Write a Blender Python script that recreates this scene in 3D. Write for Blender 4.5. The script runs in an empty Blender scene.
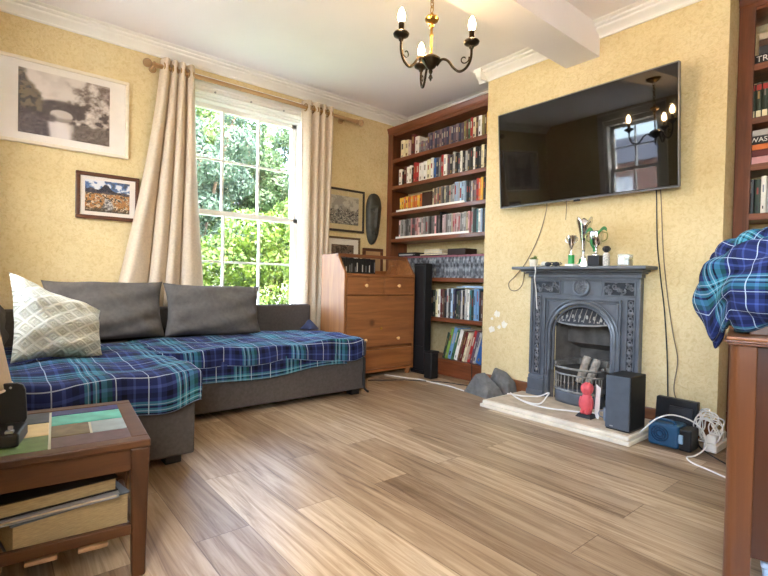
import bpy, bmesh, math, random
import numpy as np
from mathutils import Matrix, Vector, Euler
random.seed(7)
PI = math.pi
SC = bpy.context.scene
COL = SC.collection

# ------------------------------------------------------------------ helpers
def lin(c):
    return tuple(((v/255)/12.92 if v/255 <= .04045 else ((v/255+.055)/1.055)**2.4) for v in c)

class B:
    """collects geometry for ONE mesh object"""
    def __init__(s): s.v=[]; s.f=[]; s.mi=[]; s.uv=None; s.cur=0
    def add(s, vs, fs):
        o=len(s.v); s.v += [tuple(p) for p in vs]
        for f in fs: s.f.append(tuple(i+o for i in f)); s.mi.append(s.cur)
        return s
    def box(s,x0,y0,z0,x1,y1,z1):
        x0,x1=min(x0,x1),max(x0,x1); y0,y1=min(y0,y1),max(y0,y1); z0,z1=min(z0,z1),max(z0,z1)
        return s.add([(x0,y0,z0),(x1,y0,z0),(x1,y1,z0),(x0,y1,z0),(x0,y0,z1),(x1,y0,z1),(x1,y1,z1),(x0,y1,z1)],
            [(0,3,2,1),(4,5,6,7),(0,1,5,4),(1,2,6,5),(2,3,7,6),(3,0,4,7)])
    def hexa(s,p):   # 8 points: bottom 4 ccw, top 4 ccw
        return s.add(p,[(0,3,2,1),(4,5,6,7),(0,1,5,4),(1,2,6,5),(2,3,7,6),(3,0,4,7)])
    def cyl(s,p0,p1,r0,r1=None,n=16,cap=True):
        r1=r0 if r1 is None else r1
        a=Vector(p0);b=Vector(p1);d=(b-a).normalized()
        q=d.to_track_quat('Z','Y').to_matrix()
        vs=[];fs=[]
        for p,r in ((a,r0),(b,r1)):
            for i in range(n):
                t=2*PI*i/n; vs.append(p+q@Vector((r*math.cos(t),r*math.sin(t),0)))
        for i in range(n): fs.append((i,(i+1)%n,n+(i+1)%n,n+i))
        if cap: fs.append(tuple(range(n-1,-1,-1))); fs.append(tuple(range(n,2*n)))
        return s.add(vs,fs)
    def lathe(s,prof,c=(0,0,0),n=24,axis='Z',sq=None):
        c=Vector(c); vs=[]; fs=[]
        for r,z in prof:
            for i in range(n):
                t=2*PI*i/n
                p=(r*math.cos(t),r*math.sin(t),z)
                if axis=='X': p=(p[2],p[0],p[1])
                if axis=='Y': p=(p[1],p[2],p[0])
                vs.append(c+Vector(p))
        m=len(prof)
        for j in range(m-1):
            for i in range(n): fs.append((j*n+i,j*n+(i+1)%n,(j+1)*n+(i+1)%n,(j+1)*n+i))
        fs.append(tuple(range(n-1,-1,-1))); fs.append(tuple((m-1)*n+i for i in range(n)))
        return s.add(vs,fs)
    def tube(s,pts,r,n=8,rs=None):
        P=[Vector(p) for p in pts]; vs=[];fs=[]; up=None
        for k,p in enumerate(P):
            d=(P[min(k+1,len(P)-1)]-P[max(k-1,0)])
            d=d.normalized() if d.length>1e-9 else Vector((0,0,1))
            if up is None: up=d.orthogonal().normalized()
            up=(up-d*up.dot(d)); up=up.normalized() if up.length>1e-6 else d.orthogonal().normalized()
            w=d.cross(up); rr=rs[k] if rs else r
            for i in range(n):
                t=2*PI*i/n; vs.append(p+up*rr*math.cos(t)+w*rr*math.sin(t))
        m=len(P)
        for k in range(m-1):
            for i in range(n): fs.append((k*n+i,k*n+(i+1)%n,(k+1)*n+(i+1)%n,(k+1)*n+i))
        fs.append(tuple(range(n-1,-1,-1))); fs.append(tuple((m-1)*n+i for i in range(n)))
        return s.add(vs,fs)
    def sphere(s,c,r,n=12,m=8,sc=(1,1,1)):
        vs=[];fs=[];c=Vector(c)
        for j in range(1,m):
            ph=PI*j/m
            for i in range(n):
                t=2*PI*i/n
                vs.append(c+Vector((r*sc[0]*math.sin(ph)*math.cos(t),r*sc[1]*math.sin(ph)*math.sin(t),r*sc[2]*math.cos(ph))))
        a=len(vs); vs.append(c+Vector((0,0,r*sc[2]))); vs.append(c-Vector((0,0,r*sc[2])))
        for j in range(m-2):
            for i in range(n): fs.append((j*n+i,(j+1)*n+i,(j+1)*n+(i+1)%n,j*n+(i+1)%n))
        for i in range(n):
            fs.append((a,i,(i+1)%n)); fs.append((a+1,(m-2)*n+(i+1)%n,(m-2)*n+i))
        return s.add(vs,fs)
    def grid(s,fn,nu,nv,uvfn=None,closeu=False):
        vs=[fn(i/(nu),j/(nv)) for j in range(nv+1) for i in range(nu+1)]
        fs=[(j*(nu+1)+i,j*(nu+1)+i+1,(j+1)*(nu+1)+i+1,(j+1)*(nu+1)+i) for j in range(nv) for i in range(nu)]
        o=len(s.v)
        s.add(vs,fs)
        if uvfn:
            if s.uv is None: s.uv={}
            for j in range(nv+1):
                for i in range(nu+1): s.uv[o+j*(nu+1)+i]=uvfn(i/nu,j/nv)
        return s
    def prism(s,out,d,fr):
        """outline of (a,b) pairs swept over d=(c0,c1); fr(a,b,c)->xyz"""
        n=len(out)
        vs=[fr(a,b,d[0]) for a,b in out]+[fr(a,b,d[1]) for a,b in out]
        fs=[tuple(range(n-1,-1,-1)),tuple(range(n,2*n))]+[(i,(i+1)%n,n+(i+1)%n,n+i) for i in range(n)]
        return s.add(vs,fs)

def smooth_path(pts, k=8):
    """Catmull-Rom through the points"""
    P=[Vector(p) for p in pts]; out=[]
    for i in range(len(P)-1):
        a=P[max(i-1,0)];b=P[i];c=P[i+1];d=P[min(i+2,len(P)-1)]
        for j in range(k):
            t=j/k
            out.append(.5*((2*b)+(c-a)*t+(2*a-5*b+4*c-d)*t*t+(3*b-a-3*c+d)*t**3))
    out.append(P[-1]); return out

def link_mesh(name,b,mats,parent=None,smooth=False,bevel=0,seg=2,loc=None,subd=0,solid=0,world=False,fix=True,angle=35):
    me=bpy.data.meshes.new(name)
    vs=b.v
    if parent is not None and world:
        r=parent
        while r.parent is not None: r=r.parent
        L=Vector(r.location); vs=[tuple(Vector(p)-L) for p in vs]
    elif parent is None and loc is not None:
        L=Vector(loc); vs=[tuple(Vector(p)-L) for p in vs]
    me.from_pydata(vs,[],b.f)
    if not isinstance(mats,(list,tuple)): mats=[mats]
    for m in mats: me.materials.append(m)
    if len(mats)>1: me.polygons.foreach_set('material_index',b.mi)
    if b.uv:
        ul=me.uv_layers.new(name='UVMap')
        for lp in me.loops:
            ul.data[lp.index].uv=b.uv.get(lp.vertex_index,(0,0))
    if fix:
        bm=bmesh.new(); bm.from_mesh(me); bmesh.ops.recalc_face_normals(bm,faces=bm.faces); bm.to_mesh(me); bm.free()
    o=bpy.data.objects.new(name,me); COL.objects.link(o)
    if parent is not None: o.parent=parent
    elif loc is not None: o.location=loc
    if smooth:
        me.polygons.foreach_set('use_smooth',[True]*len(me.polygons))
        try: me.set_sharp_from_angle(angle=math.radians(angle))
        except Exception: pass
    if solid:
        m=o.modifiers.new('s','SOLIDIFY'); m.thickness=solid; m.offset=0
    if bevel:
        m=o.modifiers.new('b','BEVEL'); m.width=bevel; m.segments=seg; m.limit_method='ANGLE'; m.angle_limit=math.radians(40)
    if subd:
        m=o.modifiers.new('d','SUBSURF'); m.levels=subd; m.render_levels=subd
    return o

def tag(o,label,cat,group=None,kind=None):
    if label: o['label']=label
    if cat: o['category']=cat
    if group: o['group']=group
    if kind: o['kind']=kind
    return o
def thing(name,label,cat,loc=(0,0,0),rz=0,group=None):
    o=bpy.data.objects.new(name,None); COL.objects.link(o); o.location=loc; o.rotation_euler=(0,0,rz)
    o.empty_display_size=.05
    return tag(o,label,cat,group)
def part(root,name,b,mats,world=True,**k):      # a part (or a sub-part) under root
    return link_mesh(name,b,mats,parent=root,world=world,**k)
def solo(name,b,mats,label,cat,loc,group=None,**k):
    return tag(link_mesh(name,b,mats,loc=loc,**k),label,cat,group)
def struct(name,b,mats,parent=None,**k):
    o=link_mesh(name,b,mats,parent=parent,**k)
    if parent is None: o['kind']='structure'
    return o
def copy_tree(o,parent=None):
    c=o.copy(); COL.objects.link(c)
    if parent is not None: c.parent=parent
    for ch in list(o.children): copy_tree(ch,c)
    return c

# ------------------------------------------------------------------ materials
def newmat(name):
    m=bpy.data.materials.new(name); m.use_nodes=True
    nt=m.node_tree; bs=nt.nodes['Principled BSDF']
    return m,nt,bs
def nd(nt,t,**k):
    n=nt.nodes.new(t)
    for a,v in k.items():
        if a in n.inputs: n.inputs[a].default_value=v
        else: setattr(n,a,v)
    return n
def ramp(nt,stops,interp='LINEAR'):
    n=nt.nodes.new('ShaderNodeValToRGB'); cr=n.color_ramp; cr.interpolation=interp
    while len(cr.elements)<len(stops): cr.elements.new(.5)
    for e,(p,c) in zip(cr.elements,stops): e.position=p; e.color=(c[0],c[1],c[2],1)
    return n
def M(name,rgb,rough=.5,metal=0,var=None,bump=None,coat=0,sheen=0,spec=None,emit=None,scale=(1,1,1)):
    """plain procedural material: colour varied by noise, optional bump"""
    m,nt,bs=newmat(name); c=lin(rgb)
    bs.inputs['Roughness'].default_value=rough; bs.inputs['Metallic'].default_value=metal
    if coat: bs.inputs['Coat Weight'].default_value=coat
    if sheen: bs.inputs['Sheen Weight'].default_value=sheen
    if spec is not None: bs.inputs['Specular IOR Level'].default_value=spec
    tc=nd(nt,'ShaderNodeTexCoord'); mp=nd(nt,'ShaderNodeMapping'); mp.inputs['Scale'].default_value=scale
    nt.links.new(tc.outputs['Object'],mp.inputs['Vector'])
    sc,am=var if var else (8,.06)
    nz=nd(nt,'ShaderNodeTexNoise',Scale=sc,Detail=5.0); nt.links.new(mp.outputs['Vector'],nz.inputs['Vector'])
    r=ramp(nt,[(.3,[v*(1-am) for v in c]),(.7,[min(1,v*(1+am)) for v in c])])
    nt.links.new(nz.outputs['Fac'],r.inputs['Fac']); nt.links.new(r.outputs['Color'],bs.inputs['Base Color'])
    if bump:
        n2=nd(nt,'ShaderNodeTexNoise',Scale=bump[0],Detail=4.0); nt.links.new(mp.outputs['Vector'],n2.inputs['Vector'])
        bp=nd(nt,'ShaderNodeBump',Strength=bump[1],Distance=bump[2] if len(bump)>2 else .01)
        nt.links.new(n2.outputs['Fac'],bp.inputs['Height']); nt.links.new(bp.outputs['Normal'],bs.inputs['Normal'])
    if emit:
        bs.inputs['Emission Color'].default_value=(*lin(emit[0]),1); bs.inputs['Emission Strength'].default_value=emit[1]
    return m
def WOOD(name,dark,light,axis='Z',rough=.4,scale=1.0,coat=.15,knots=0):
    m,nt,bs=newmat(name); bs.inputs['Roughness'].default_value=rough; bs.inputs['Coat Weight'].default_value=coat
    tc=nd(nt,'ShaderNodeTexCoord'); mp=nd(nt,'ShaderNodeMapping')
    s={'X':(1.2,14,14),'Y':(14,1.2,14),'Z':(14,14,1.2)}[axis]
    mp.inputs['Scale'].default_value=[v*scale for v in s]
    nt.links.new(tc.outputs['Object'],mp.inputs['Vector'])
    nz=nd(nt,'ShaderNodeTexNoise',Scale=1.6,Detail=7.0,Roughness=.62,Distortion=.8); nt.links.new(mp.outputs['Vector'],nz.inputs['Vector'])
    d,l=lin(dark),lin(light)
    st=[(.25,d),(.5,[(a+b)/2 for a,b in zip(d,l)]),(.75,l)]
    r=ramp(nt,st); nt.links.new(nz.outputs['Fac'],r.inputs['Fac'])
    out=r.outputs['Color']
    if knots:
        vo=nd(nt,'ShaderNodeTexVoronoi',Scale=knots); nt.links.new(tc.outputs['Object'],vo.inputs['Vector'])
        kr=ramp(nt,[(.0,(.25,.13,.05)),(.06,(.45,.3,.18)),(.12,(1,1,1))]); nt.links.new(vo.outputs['Distance'],kr.inputs['Fac'])
        mx=nd(nt,'ShaderNodeMix',data_type='RGBA',blend_type='MULTIPLY'); mx.inputs[0].default_value=.8
        nt.links.new(out,mx.inputs[6]); nt.links.new(kr.outputs['Color'],mx.inputs[7]); out=mx.outputs[2]
    nt.links.new(out,bs.inputs['Base Color'])
    bp=nd(nt,'ShaderNodeBump',Strength=.15,Distance=.004); nt.links.new(nz.outputs['Fac'],bp.inputs['Height']); nt.links.new(bp.outputs['Normal'],bs.inputs['Normal'])
    return m
def GLASS(name,rgb=(255,255,255),rough=0.0):
    """thin pane: see-through with a clear sheen"""
    m,nt,bs=newmat(name)
    tr=nd(nt,'ShaderNodeBsdfTransparent',Color=(*lin(rgb),1)); gl=nd(nt,'ShaderNodeBsdfGlossy',Roughness=rough)
    fr=nd(nt,'ShaderNodeFresnel',IOR=1.45); mx=nd(nt,'ShaderNodeMixShader')
    ge=nd(nt,'ShaderNodeNewGeometry'); io=nd(nt,'ShaderNodeMix',data_type='FLOAT'); io.inputs[2].default_value=1.45; io.inputs[3].default_value=1/1.45
    nt.links.new(ge.outputs['Backfacing'],io.inputs[0]); nt.links.new(io.outputs[0],fr.inputs['IOR'])
    nt.links.new(fr.outputs[0],mx.inputs[0]); nt.links.new(tr.outputs[0],mx.inputs[1]); nt.links.new(gl.outputs[0],mx.inputs[2])
    nt.links.new(mx.outputs[0],nt.nodes['Material Output'].inputs['Surface'])
    return m
def PLAID(name,period=.34):
    m,nt,bs=newmat(name); bs.inputs['Roughness'].default_value=.9; bs.inputs['Sheen Weight'].default_value=.03
    bs.inputs['Specular IOR Level'].default_value=.15
    uv=nd(nt,'ShaderNodeUVMap'); sp=nd(nt,'ShaderNodeSeparateXYZ'); nt.links.new(uv.outputs[0],sp.inputs[0])
    navy=lin((34,42,84)); dk=lin((16,18,36)); teal=lin((60,126,142)); grn=lin((32,84,80)); pur=lin((64,80,136)); wh=lin((200,212,222))
    lst=[(0,navy),(.20,pur),(.24,navy),(.30,dk),(.37,navy),(.42,teal),(.48,dk),(.505,teal),(.57,dk),(.59,teal),(.65,grn),(.70,navy),(.80,dk),(.86,navy),(.93,pur),(.96,navy)]
    cols=[];msk=[]
    for ax in ('X','Y'):
        dv=nd(nt,'ShaderNodeMath',operation='DIVIDE'); dv.inputs[1].default_value=period; nt.links.new(sp.outputs[ax],dv.inputs[0])
        fc=nd(nt,'ShaderNodeMath',operation='FRACT'); nt.links.new(dv.outputs[0],fc.inputs[0])
        r=ramp(nt,lst,'CONSTANT'); nt.links.new(fc.outputs[0],r.inputs[0]); cols.append(r)
        k=ramp(nt,[(0,(0,0,0)),(.1,(1,1,1)),(.113,(0,0,0)),(.455,(.6,.6,.6)),(.464,(0,0,0)),(.535,(.5,.5,.5)),(.545,(0,0,0)),(.735,(.9,.9,.9)),(.748,(0,0,0))],'CONSTANT')
        nt.links.new(fc.outputs[0],k.inputs[0]); msk.append(k)
    mx=nd(nt,'ShaderNodeMix',data_type='RGBA'); mx.inputs[0].default_value=.5
    nt.links.new(cols[0].outputs[0],mx.inputs[6]); nt.links.new(cols[1].outputs[0],mx.inputs[7])
    mm=nd(nt,'ShaderNodeMath',operation='MAXIMUM'); nt.links.new(msk[0].outputs[0],mm.inputs[0]); nt.links.new(msk[1].outputs[0],mm.inputs[1])
    ml=nd(nt,'ShaderNodeMath',operation='MULTIPLY'); ml.inputs[1].default_value=.6; nt.links.new(mm.outputs[0],ml.inputs[0])
    m2=nd(nt,'ShaderNodeMix',data_type='RGBA'); nt.links.new(ml.outputs[0],m2.inputs[0]); nt.links.new(mx.outputs[2],m2.inputs[6]); m2.inputs[7].default_value=(*wh,1)
    nt.links.new(m2.outputs[2],bs.inputs['Base Color'])
    nz=nd(nt,'ShaderNodeTexNoise',Scale=260.0); nt.links.new(uv.outputs[0],nz.inputs['Vector'])
    bp=nd(nt,'ShaderNodeBump',Strength=.25,Distance=.003); nt.links.new(nz.outputs['Fac'],bp.inputs['Height']); nt.links.new(bp.outputs[0],bs.inputs['Normal'])
    return m

def wall_material():
    m,nt,bs=newmat('yellow_wallpaper'); bs.inputs['Roughness'].default_value=.75; bs.inputs['Specular IOR Level'].default_value=.25
    tc=nd(nt,'ShaderNodeTexCoord')
    n1=nd(nt,'ShaderNodeTexNoise',Scale=2.2,Detail=6.0,Roughness=.6); nt.links.new(tc.outputs['Object'],n1.inputs['Vector'])
    n2=nd(nt,'ShaderNodeTexNoise',Scale=38.0,Detail=5.0,Roughness=.65,Distortion=1.2); nt.links.new(tc.outputs['Object'],n2.inputs['Vector'])
    r1=ramp(nt,[(.3,lin((216,195,146))),(.7,lin((229,211,167)))]); nt.links.new(n1.outputs['Fac'],r1.inputs[0])
    r2=ramp(nt,[(.32,lin((236,228,212))),(.55,(1,1,1))]); nt.links.new(n2.outputs['Fac'],r2.inputs[0])
    mx=nd(nt,'ShaderNodeMix',data_type='RGBA',blend_type='MULTIPLY'); mx.inputs[0].default_value=.8
    nt.links.new(r1.outputs[0],mx.inputs[6]); nt.links.new(r2.outputs[0],mx.inputs[7])
    nt.links.new(mx.outputs[2],bs.inputs['Base Color'])
    bp=nd(nt,'ShaderNodeBump',Strength=.6,Distance=.014); nt.links.new(n2.outputs['Fac'],bp.inputs['Height']); nt.links.new(bp.outputs[0],bs.inputs['Normal'])
    return m
def floor_material():
    m,nt,bs=newmat('oak_planks')
    tc=nd(nt,'ShaderNodeTexCoord'); mp=nd(nt,'ShaderNodeMapping'); mp.inputs['Rotation'].default_value=(0,0,PI/2); mp.inputs['Location'].default_value=(.31,.04,0)
    nt.links.new(tc.outputs['Object'],mp.inputs['Vector'])
    def brick(c1,c2,mc,ms):
        b=nd(nt,'ShaderNodeTexBrick',Scale=1.0); b.offset=.37; b.offset_frequency=2; b.squash=1.0
        b.inputs['Brick Width'].default_value=1.22; b.inputs['Row Height'].default_value=.182
        b.inputs['Mortar Size'].default_value=ms; b.inputs['Mortar Smooth'].default_value=.2
        b.inputs['Color1'].default_value=(*c1,1); b.inputs['Color2'].default_value=(*c2,1); b.inputs['Mortar'].default_value=(*mc,1)
        nt.links.new(mp.outputs[0],b.inputs['Vector']); return b
    bk=brick((0,0,0),(1,1,1),(.5,.5,.5),.0)
    bm_=brick((1,1,1),(1,1,1),(.45,.38,.32),.0018)
    rr=ramp(nt,[(0,lin((146,123,97))),(.35,lin((170,147,118))),(.7,lin((190,168,138))),(1,lin((208,189,160)))]); nt.links.new(bk.outputs['Color'],rr.inputs[0])
    # grain: stretched along the plank (world Y), shifted per plank
    g=nd(nt,'ShaderNodeMapping'); g.inputs['Scale'].default_value=(26,1.5,1)
    ad=nd(nt,'ShaderNodeVectorMath',operation='MULTIPLY_ADD'); ad.inputs[1].default_value=(7.3,3.1,0)
    nt.links.new(bk.outputs['Color'],ad.inputs[0]); nt.links.new(tc.outputs['Object'],ad.inputs[2]); nt.links.new(ad.outputs[0],g.inputs['Vector'])
    n1=nd(nt,'ShaderNodeTexNoise',Scale=1.0,Detail=8.0,Roughness=.65,Distortion=1.3); nt.links.new(g.outputs[0],n1.inputs['Vector'])
    gr=ramp(nt,[(.30,lin((132,110,90))),(.43,lin((204,190,174))),(.62,(1,1,1))]); nt.links.new(n1.outputs['Fac'],gr.inputs[0])
    mx=nd(nt,'ShaderNodeMix',data_type='RGBA',blend_type='MULTIPLY'); mx.inputs[0].default_value=.85
    nt.links.new(rr.outputs[0],mx.inputs[6]); nt.links.new(gr.outputs[0],mx.inputs[7])
    m2=nd(nt,'ShaderNodeMix',data_type='RGBA',blend_type='MULTIPLY'); m2.inputs[0].default_value=.8
    nt.links.new(mx.outputs[2],m2.inputs[6]); nt.links.new(bm_.outputs['Color'],m2.inputs[7])
    nt.links.new(m2.outputs[2],bs.inputs['Base Color'])
    rg=ramp(nt,[(.3,(.42,)*3),(.7,(.30,)*3)]); nt.links.new(n1.outputs['Fac'],rg.inputs[0]); nt.links.new(rg.outputs[0],bs.inputs['Roughness'])
    bp=nd(nt,'ShaderNodeBump',Strength=.22,Distance=.004); nt.links.new(n1.outputs['Fac'],bp.inputs['Height'])
    b2=nd(nt,'ShaderNodeBump',Strength=.4,Distance=.003); nt.links.new(bm_.outputs['Color'],b2.inputs['Height']); nt.links.new(bp.outputs[0],b2.inputs['Normal'])
    nt.links.new(b2.outputs[0],bs.inputs['Normal'])
    return m

WALL=wall_material(); FLOOR=floor_material()
CEIL=M('ceiling_paint',(240,236,236),.85,var=(1.5,.03),bump=(14,.12,.01))
WHITE=M('white_gloss_paint',(240,238,232),.4,var=(5,.03))
SKIRT=WOOD('brown_skirting',(92,52,28),(140,86,48),'Y')
BOOKWOOD=WOOD('mahogany_stain',(84,44,24),(142,80,46),'Y',rough=.42)
BOOKWOODZ=WOOD('mahogany_stain_upright',(80,42,22),(134,74,42),'Z',rough=.42)
PINE=WOOD('honey_pine',(112,66,34),(164,106,58),'X',rough=.4,knots=3.2)
PINEZ=WOOD('honey_pine_side',(122,74,38),(168,112,62),'Z',rough=.55,coat=0,knots=2.6)
SIDEB=WOOD('red_brown_veneer',(88,48,24),(120,72,38),'Z',rough=.3,scale=.8,coat=.3)
SIDEBD=WOOD('dark_red_veneer',(60,30,15),(88,48,26),'Z',rough=.3,scale=.8,coat=.3)
TEAK=WOOD('coffee_table_wood',(62,35,17),(98,62,35),'X',rough=.45,coat=0)
TEAKZ=WOOD('coffee_table_leg_wood',(54,31,16),(86,53,30),'Z',rough=.45,coat=0)
SOFA=M('charcoal_sofa_fabric',(82,77,74),.95,var=(60,.14),bump=(420,.35,.002),sheen=.04,spec=.1)
CUSH=M('grey_cushion_fabric',(98,93,88),.95,var=(40,.12),bump=(350,.3,.002),sheen=.04,spec=.1)
PLD=PLAID('navy_plaid_wool')
PLD2=PLAID('navy_plaid_wool_small',.19)
HEM=M('pale_blanket_hem',(120,140,172),.9,var=(80,.2))
IRON=M('blackened_cast_iron',(102,106,112),.38,metal=.35,var=(9,.2),bump=(70,.15,.004))
IRON2=M('cast_iron_relief',(112,112,114),.4,metal=.5,var=(30,.3),bump=(120,.3,.004))
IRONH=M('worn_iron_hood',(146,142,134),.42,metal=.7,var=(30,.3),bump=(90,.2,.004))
SOOT=M('sooty_firebrick',(88,82,76),.9,var=(14,.35),bump=(30,.4,.01))
BLACKP=M('black_plastic',(22,22,24),.4,var=(12,.15))
BLACKM=M('matt_black',(16,16,17),.6,var=(12,.2))
DARKGREY=M('dark_grey_speaker_vinyl',(76,82,90),.55,var=(20,.1),bump=(160,.1,.002))
SCREEN=M('tv_screen_glass',(6,6,8),.03,var=(2,.05),spec=.6)
STEEL=M('brushed_steel',(176,176,176),.3,metal=1,var=(40,.08))
SILVER=M('polished_silver',(222,222,224),.14,metal=1,var=(12,.05))
GREENP=M('bright_green_plastic',(40,160,74),.35,var=(10,.08))
BRASS=M('aged_brass',(150,116,58),.3,metal=1,var=(20,.2))
BRONZE=M('dark_bronze',(56,46,34),.35,metal=.85,var=(20,.25))
CURT=M('oatmeal_curtain_linen',(206,190,168),.95,var=(70,.08),bump=(300,.3,.002),sheen=.03,spec=.1)
POLE=WOOD('light_pole_wood',(150,112,70),(196,158,110),'X',rough=.45)
WCABLE=M('white_cable_pvc',(235,233,228),.45,var=(20,.03))
BCABLE=M('black_cable_pvc',(26,24,24),.5,var=(20,.1))
GCABLE=M('grey_brown_cable_pvc',(120,104,84),.5,var=(20,.1))
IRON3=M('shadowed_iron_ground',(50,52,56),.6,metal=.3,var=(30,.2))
STONE=M('grey_slate_stone',(104,102,98),.9,var=(18,.3),bump=(40,.6,.01))
MARBLE=M('cream_hearth_stone',(222,212,192),.5,var=(12,.12),bump=(60,.1,.003))
HTOP=M('worn_hearth_top',(190,172,146),.6,var=(16,.2),bump=(60,.15,.003))
RED=M('red_resin',(214,84,88),.5,var=(14,.12),bump=(60,.2,.003))
CARD=M('white_card',(238,236,230),.7,var=(10,.03))
BLUEP=M('blue_pump_plastic',(34,82,116),.4,var=(12,.12))
PAPER=M('page_paper',(214,200,170),.9,var=(60,.15))
GLASSM=GLASS('window_glass',(250,252,252)); FGLASS=GLASS('picture_glass',(252,252,252))
BEIGE=M('beige_lampshade_fabric',(206,182,150),.9,var=(60,.06),bump=(300,.2,.002))
PALEBLUE=M('pale_blue_plastic',(186,206,226),.45,var=(10,.05))

# ------------------------------------------------------------------ camera
F=476.04; yaw,pit,rol=[math.radians(a) for a in (39.5494,.9662,1.2105)]
fw=Vector((math.sin(yaw)*math.cos(pit),math.cos(yaw)*math.cos(pit),-math.sin(pit)))
rt=Vector((math.cos(yaw),-math.sin(yaw),0)); up=rt.cross(fw)
r2=rt*math.cos(rol)+up*math.sin(rol); u2=-rt*math.sin(rol)+up*math.cos(rol)
cam=bpy.data.cameras.new('camera'); cam.sensor_width=36; cam.sensor_fit='HORIZONTAL'; cam.lens=F/768*36; cam.clip_start=.02; cam.clip_end=200
co=bpy.data.objects.new('camera',cam); COL.objects.link(co); SC.camera=co
mw=Matrix.Identity(4)
for i in range(3): mw[i][0]=r2[i]; mw[i][1]=u2[i]; mw[i][2]=-fw[i]
mw[0][3],mw[1][3],mw[2][3]=0,0,.85
co.matrix_world=mw
# ------------------------------------------------------------------ room shell
XL,XC,XA,YW,YF,ZC=-.32,3.08,3.45,3.825,-2.2,2.55
struct('floor',B().box(XL-.3,YF-.3,-.12,XA+.3,YW+.02,0),FLOOR)
struct('ceiling',B().box(XL-.3,YF-.3,ZC,XA+.3,YW+.32,ZC+.15),CEIL)
def wall_with_hole(axis,p0,p1,a0,a1,z0,z1,ha0,ha1,hz0,hz1):
    b=B()
    def bx(u0,u1,w0,w1):
        if axis=='Y': b.box(u0,p0,w0,u1,p1,w1)
        else: b.box(p0,u0,w0,p1,u1,w1)
    bx(a0,ha0,z0,z1); bx(ha1,a1,z0,z1); bx(ha0,ha1,z0,hz0); bx(ha0,ha1,hz1,z1)
    return b
struct('wall_garden',wall_with_hole('Y',YW,YW+.3,XL-.3,XA+.3,-.12,ZC,1.06,2.22,.50,2.34),WALL)
wl=wall_with_hole('X',XL-.25,XL,1.2,YW,-.12,ZC,2.30,3.02,.90,2.46)
wq=wall_with_hole('X',XL-.25,XL,YF-.3,1.2,-.12,ZC,-.95,.45,.85,2.35); wl.add(wq.v,wq.f)  # second opening, for the added window behind the camera
struct('wall_left',wl,WALL)
struct('wall_front',B().box(XL-.25,YF-.25,-.12,XA+.3,YF,ZC),WALL)
struct('wall_right',B().box(XA,YF,-.12,XA+.25,YW,ZC),WALL)
# chimney breast with the fire opening cut into it
cb=B(); y0,y1,oy0,oy1,oz=.835,2.463,1.415,1.815,.64
cb.box(XC,y0,0,XA,oy0,ZC).box(XC,oy1,0,XA,y1,ZC).box(XC,oy0,oz,XA,oy1,ZC).box(XC+.26,oy0,0,XA,oy1,oz)
struct('wall_chimney',cb,WALL)
struct('trim_1',B().box(XL,1.553,2.349,XC,1.79,ZC),CEIL)          # the boxed ceiling beam
prof=[(0,2.462),(.014,2.462),(.017,2.470),(.012,2.474),(.018,2.482),(.040,2.496),(.056,2.506),(.060,2.513),(.050,2.517),(.050,2.521),(.074,2.525),(.078,2.530),(.078,2.536),(.068,2.539),(.068,2.542),(.098,2.546),(.102,2.55),(0,2.55)]
CORN=WHITE
struct('trim_2',B().prism(prof,(XL,XA),lambda a,z,c:(c,YW-a,z)),CORN,smooth=True,angle=25)
struct('trim_3',B().prism(prof,(y0-.0,1.553),lambda a,z,c:(XC-a,c,z)).prism(prof,(1.79,y1+.085),lambda a,z,c:(XC-a,c,z)).prism(prof,(XC-.1,XA),lambda a,z,c:(c,y1+a,z)),CORN,smooth=True,angle=25)
struct('trim_4',B().prism(prof,(y1,YW),lambda a,z,c:(XA-a,c,z)).prism(prof,(YF,y0),lambda a,z,c:(XA-a,c,z)),CORN,smooth=True,angle=25)
struct('baseboard_chimney',B().box(XC-.02,2.0,0,XC,y1,.115).box(XC-.02,y0,0,XC,1.225,.115),SKIRT,bevel=.006)
struct('baseboard_garden',B().box(XL,YW-.02,0,3.1,YW,.13),WHITE,bevel=.006)
# bare plaster patches on the chimney wall
pb=B()
random.seed(3)
for (cy,cz,r) in ((2.325,.60,.03),(2.25,.525,.026),(2.365,.475,.03),(2.30,.50,.016),(2.37,.56,.014)):
    n=14; ring=[(cy+r*random.uniform(.55,1.25)*math.cos(2*PI*i/n),cz+r*random.uniform(.55,1.25)*math.sin(2*PI*i/n)) for i in range(n)]
    pb.prism(ring,(XC-.0015,XC+.001),lambda a,b_,c:(c,a,b_))
struct('trim_5',pb,M('bare_plaster',(232,226,212),.9,var=(30,.08)))

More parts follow.
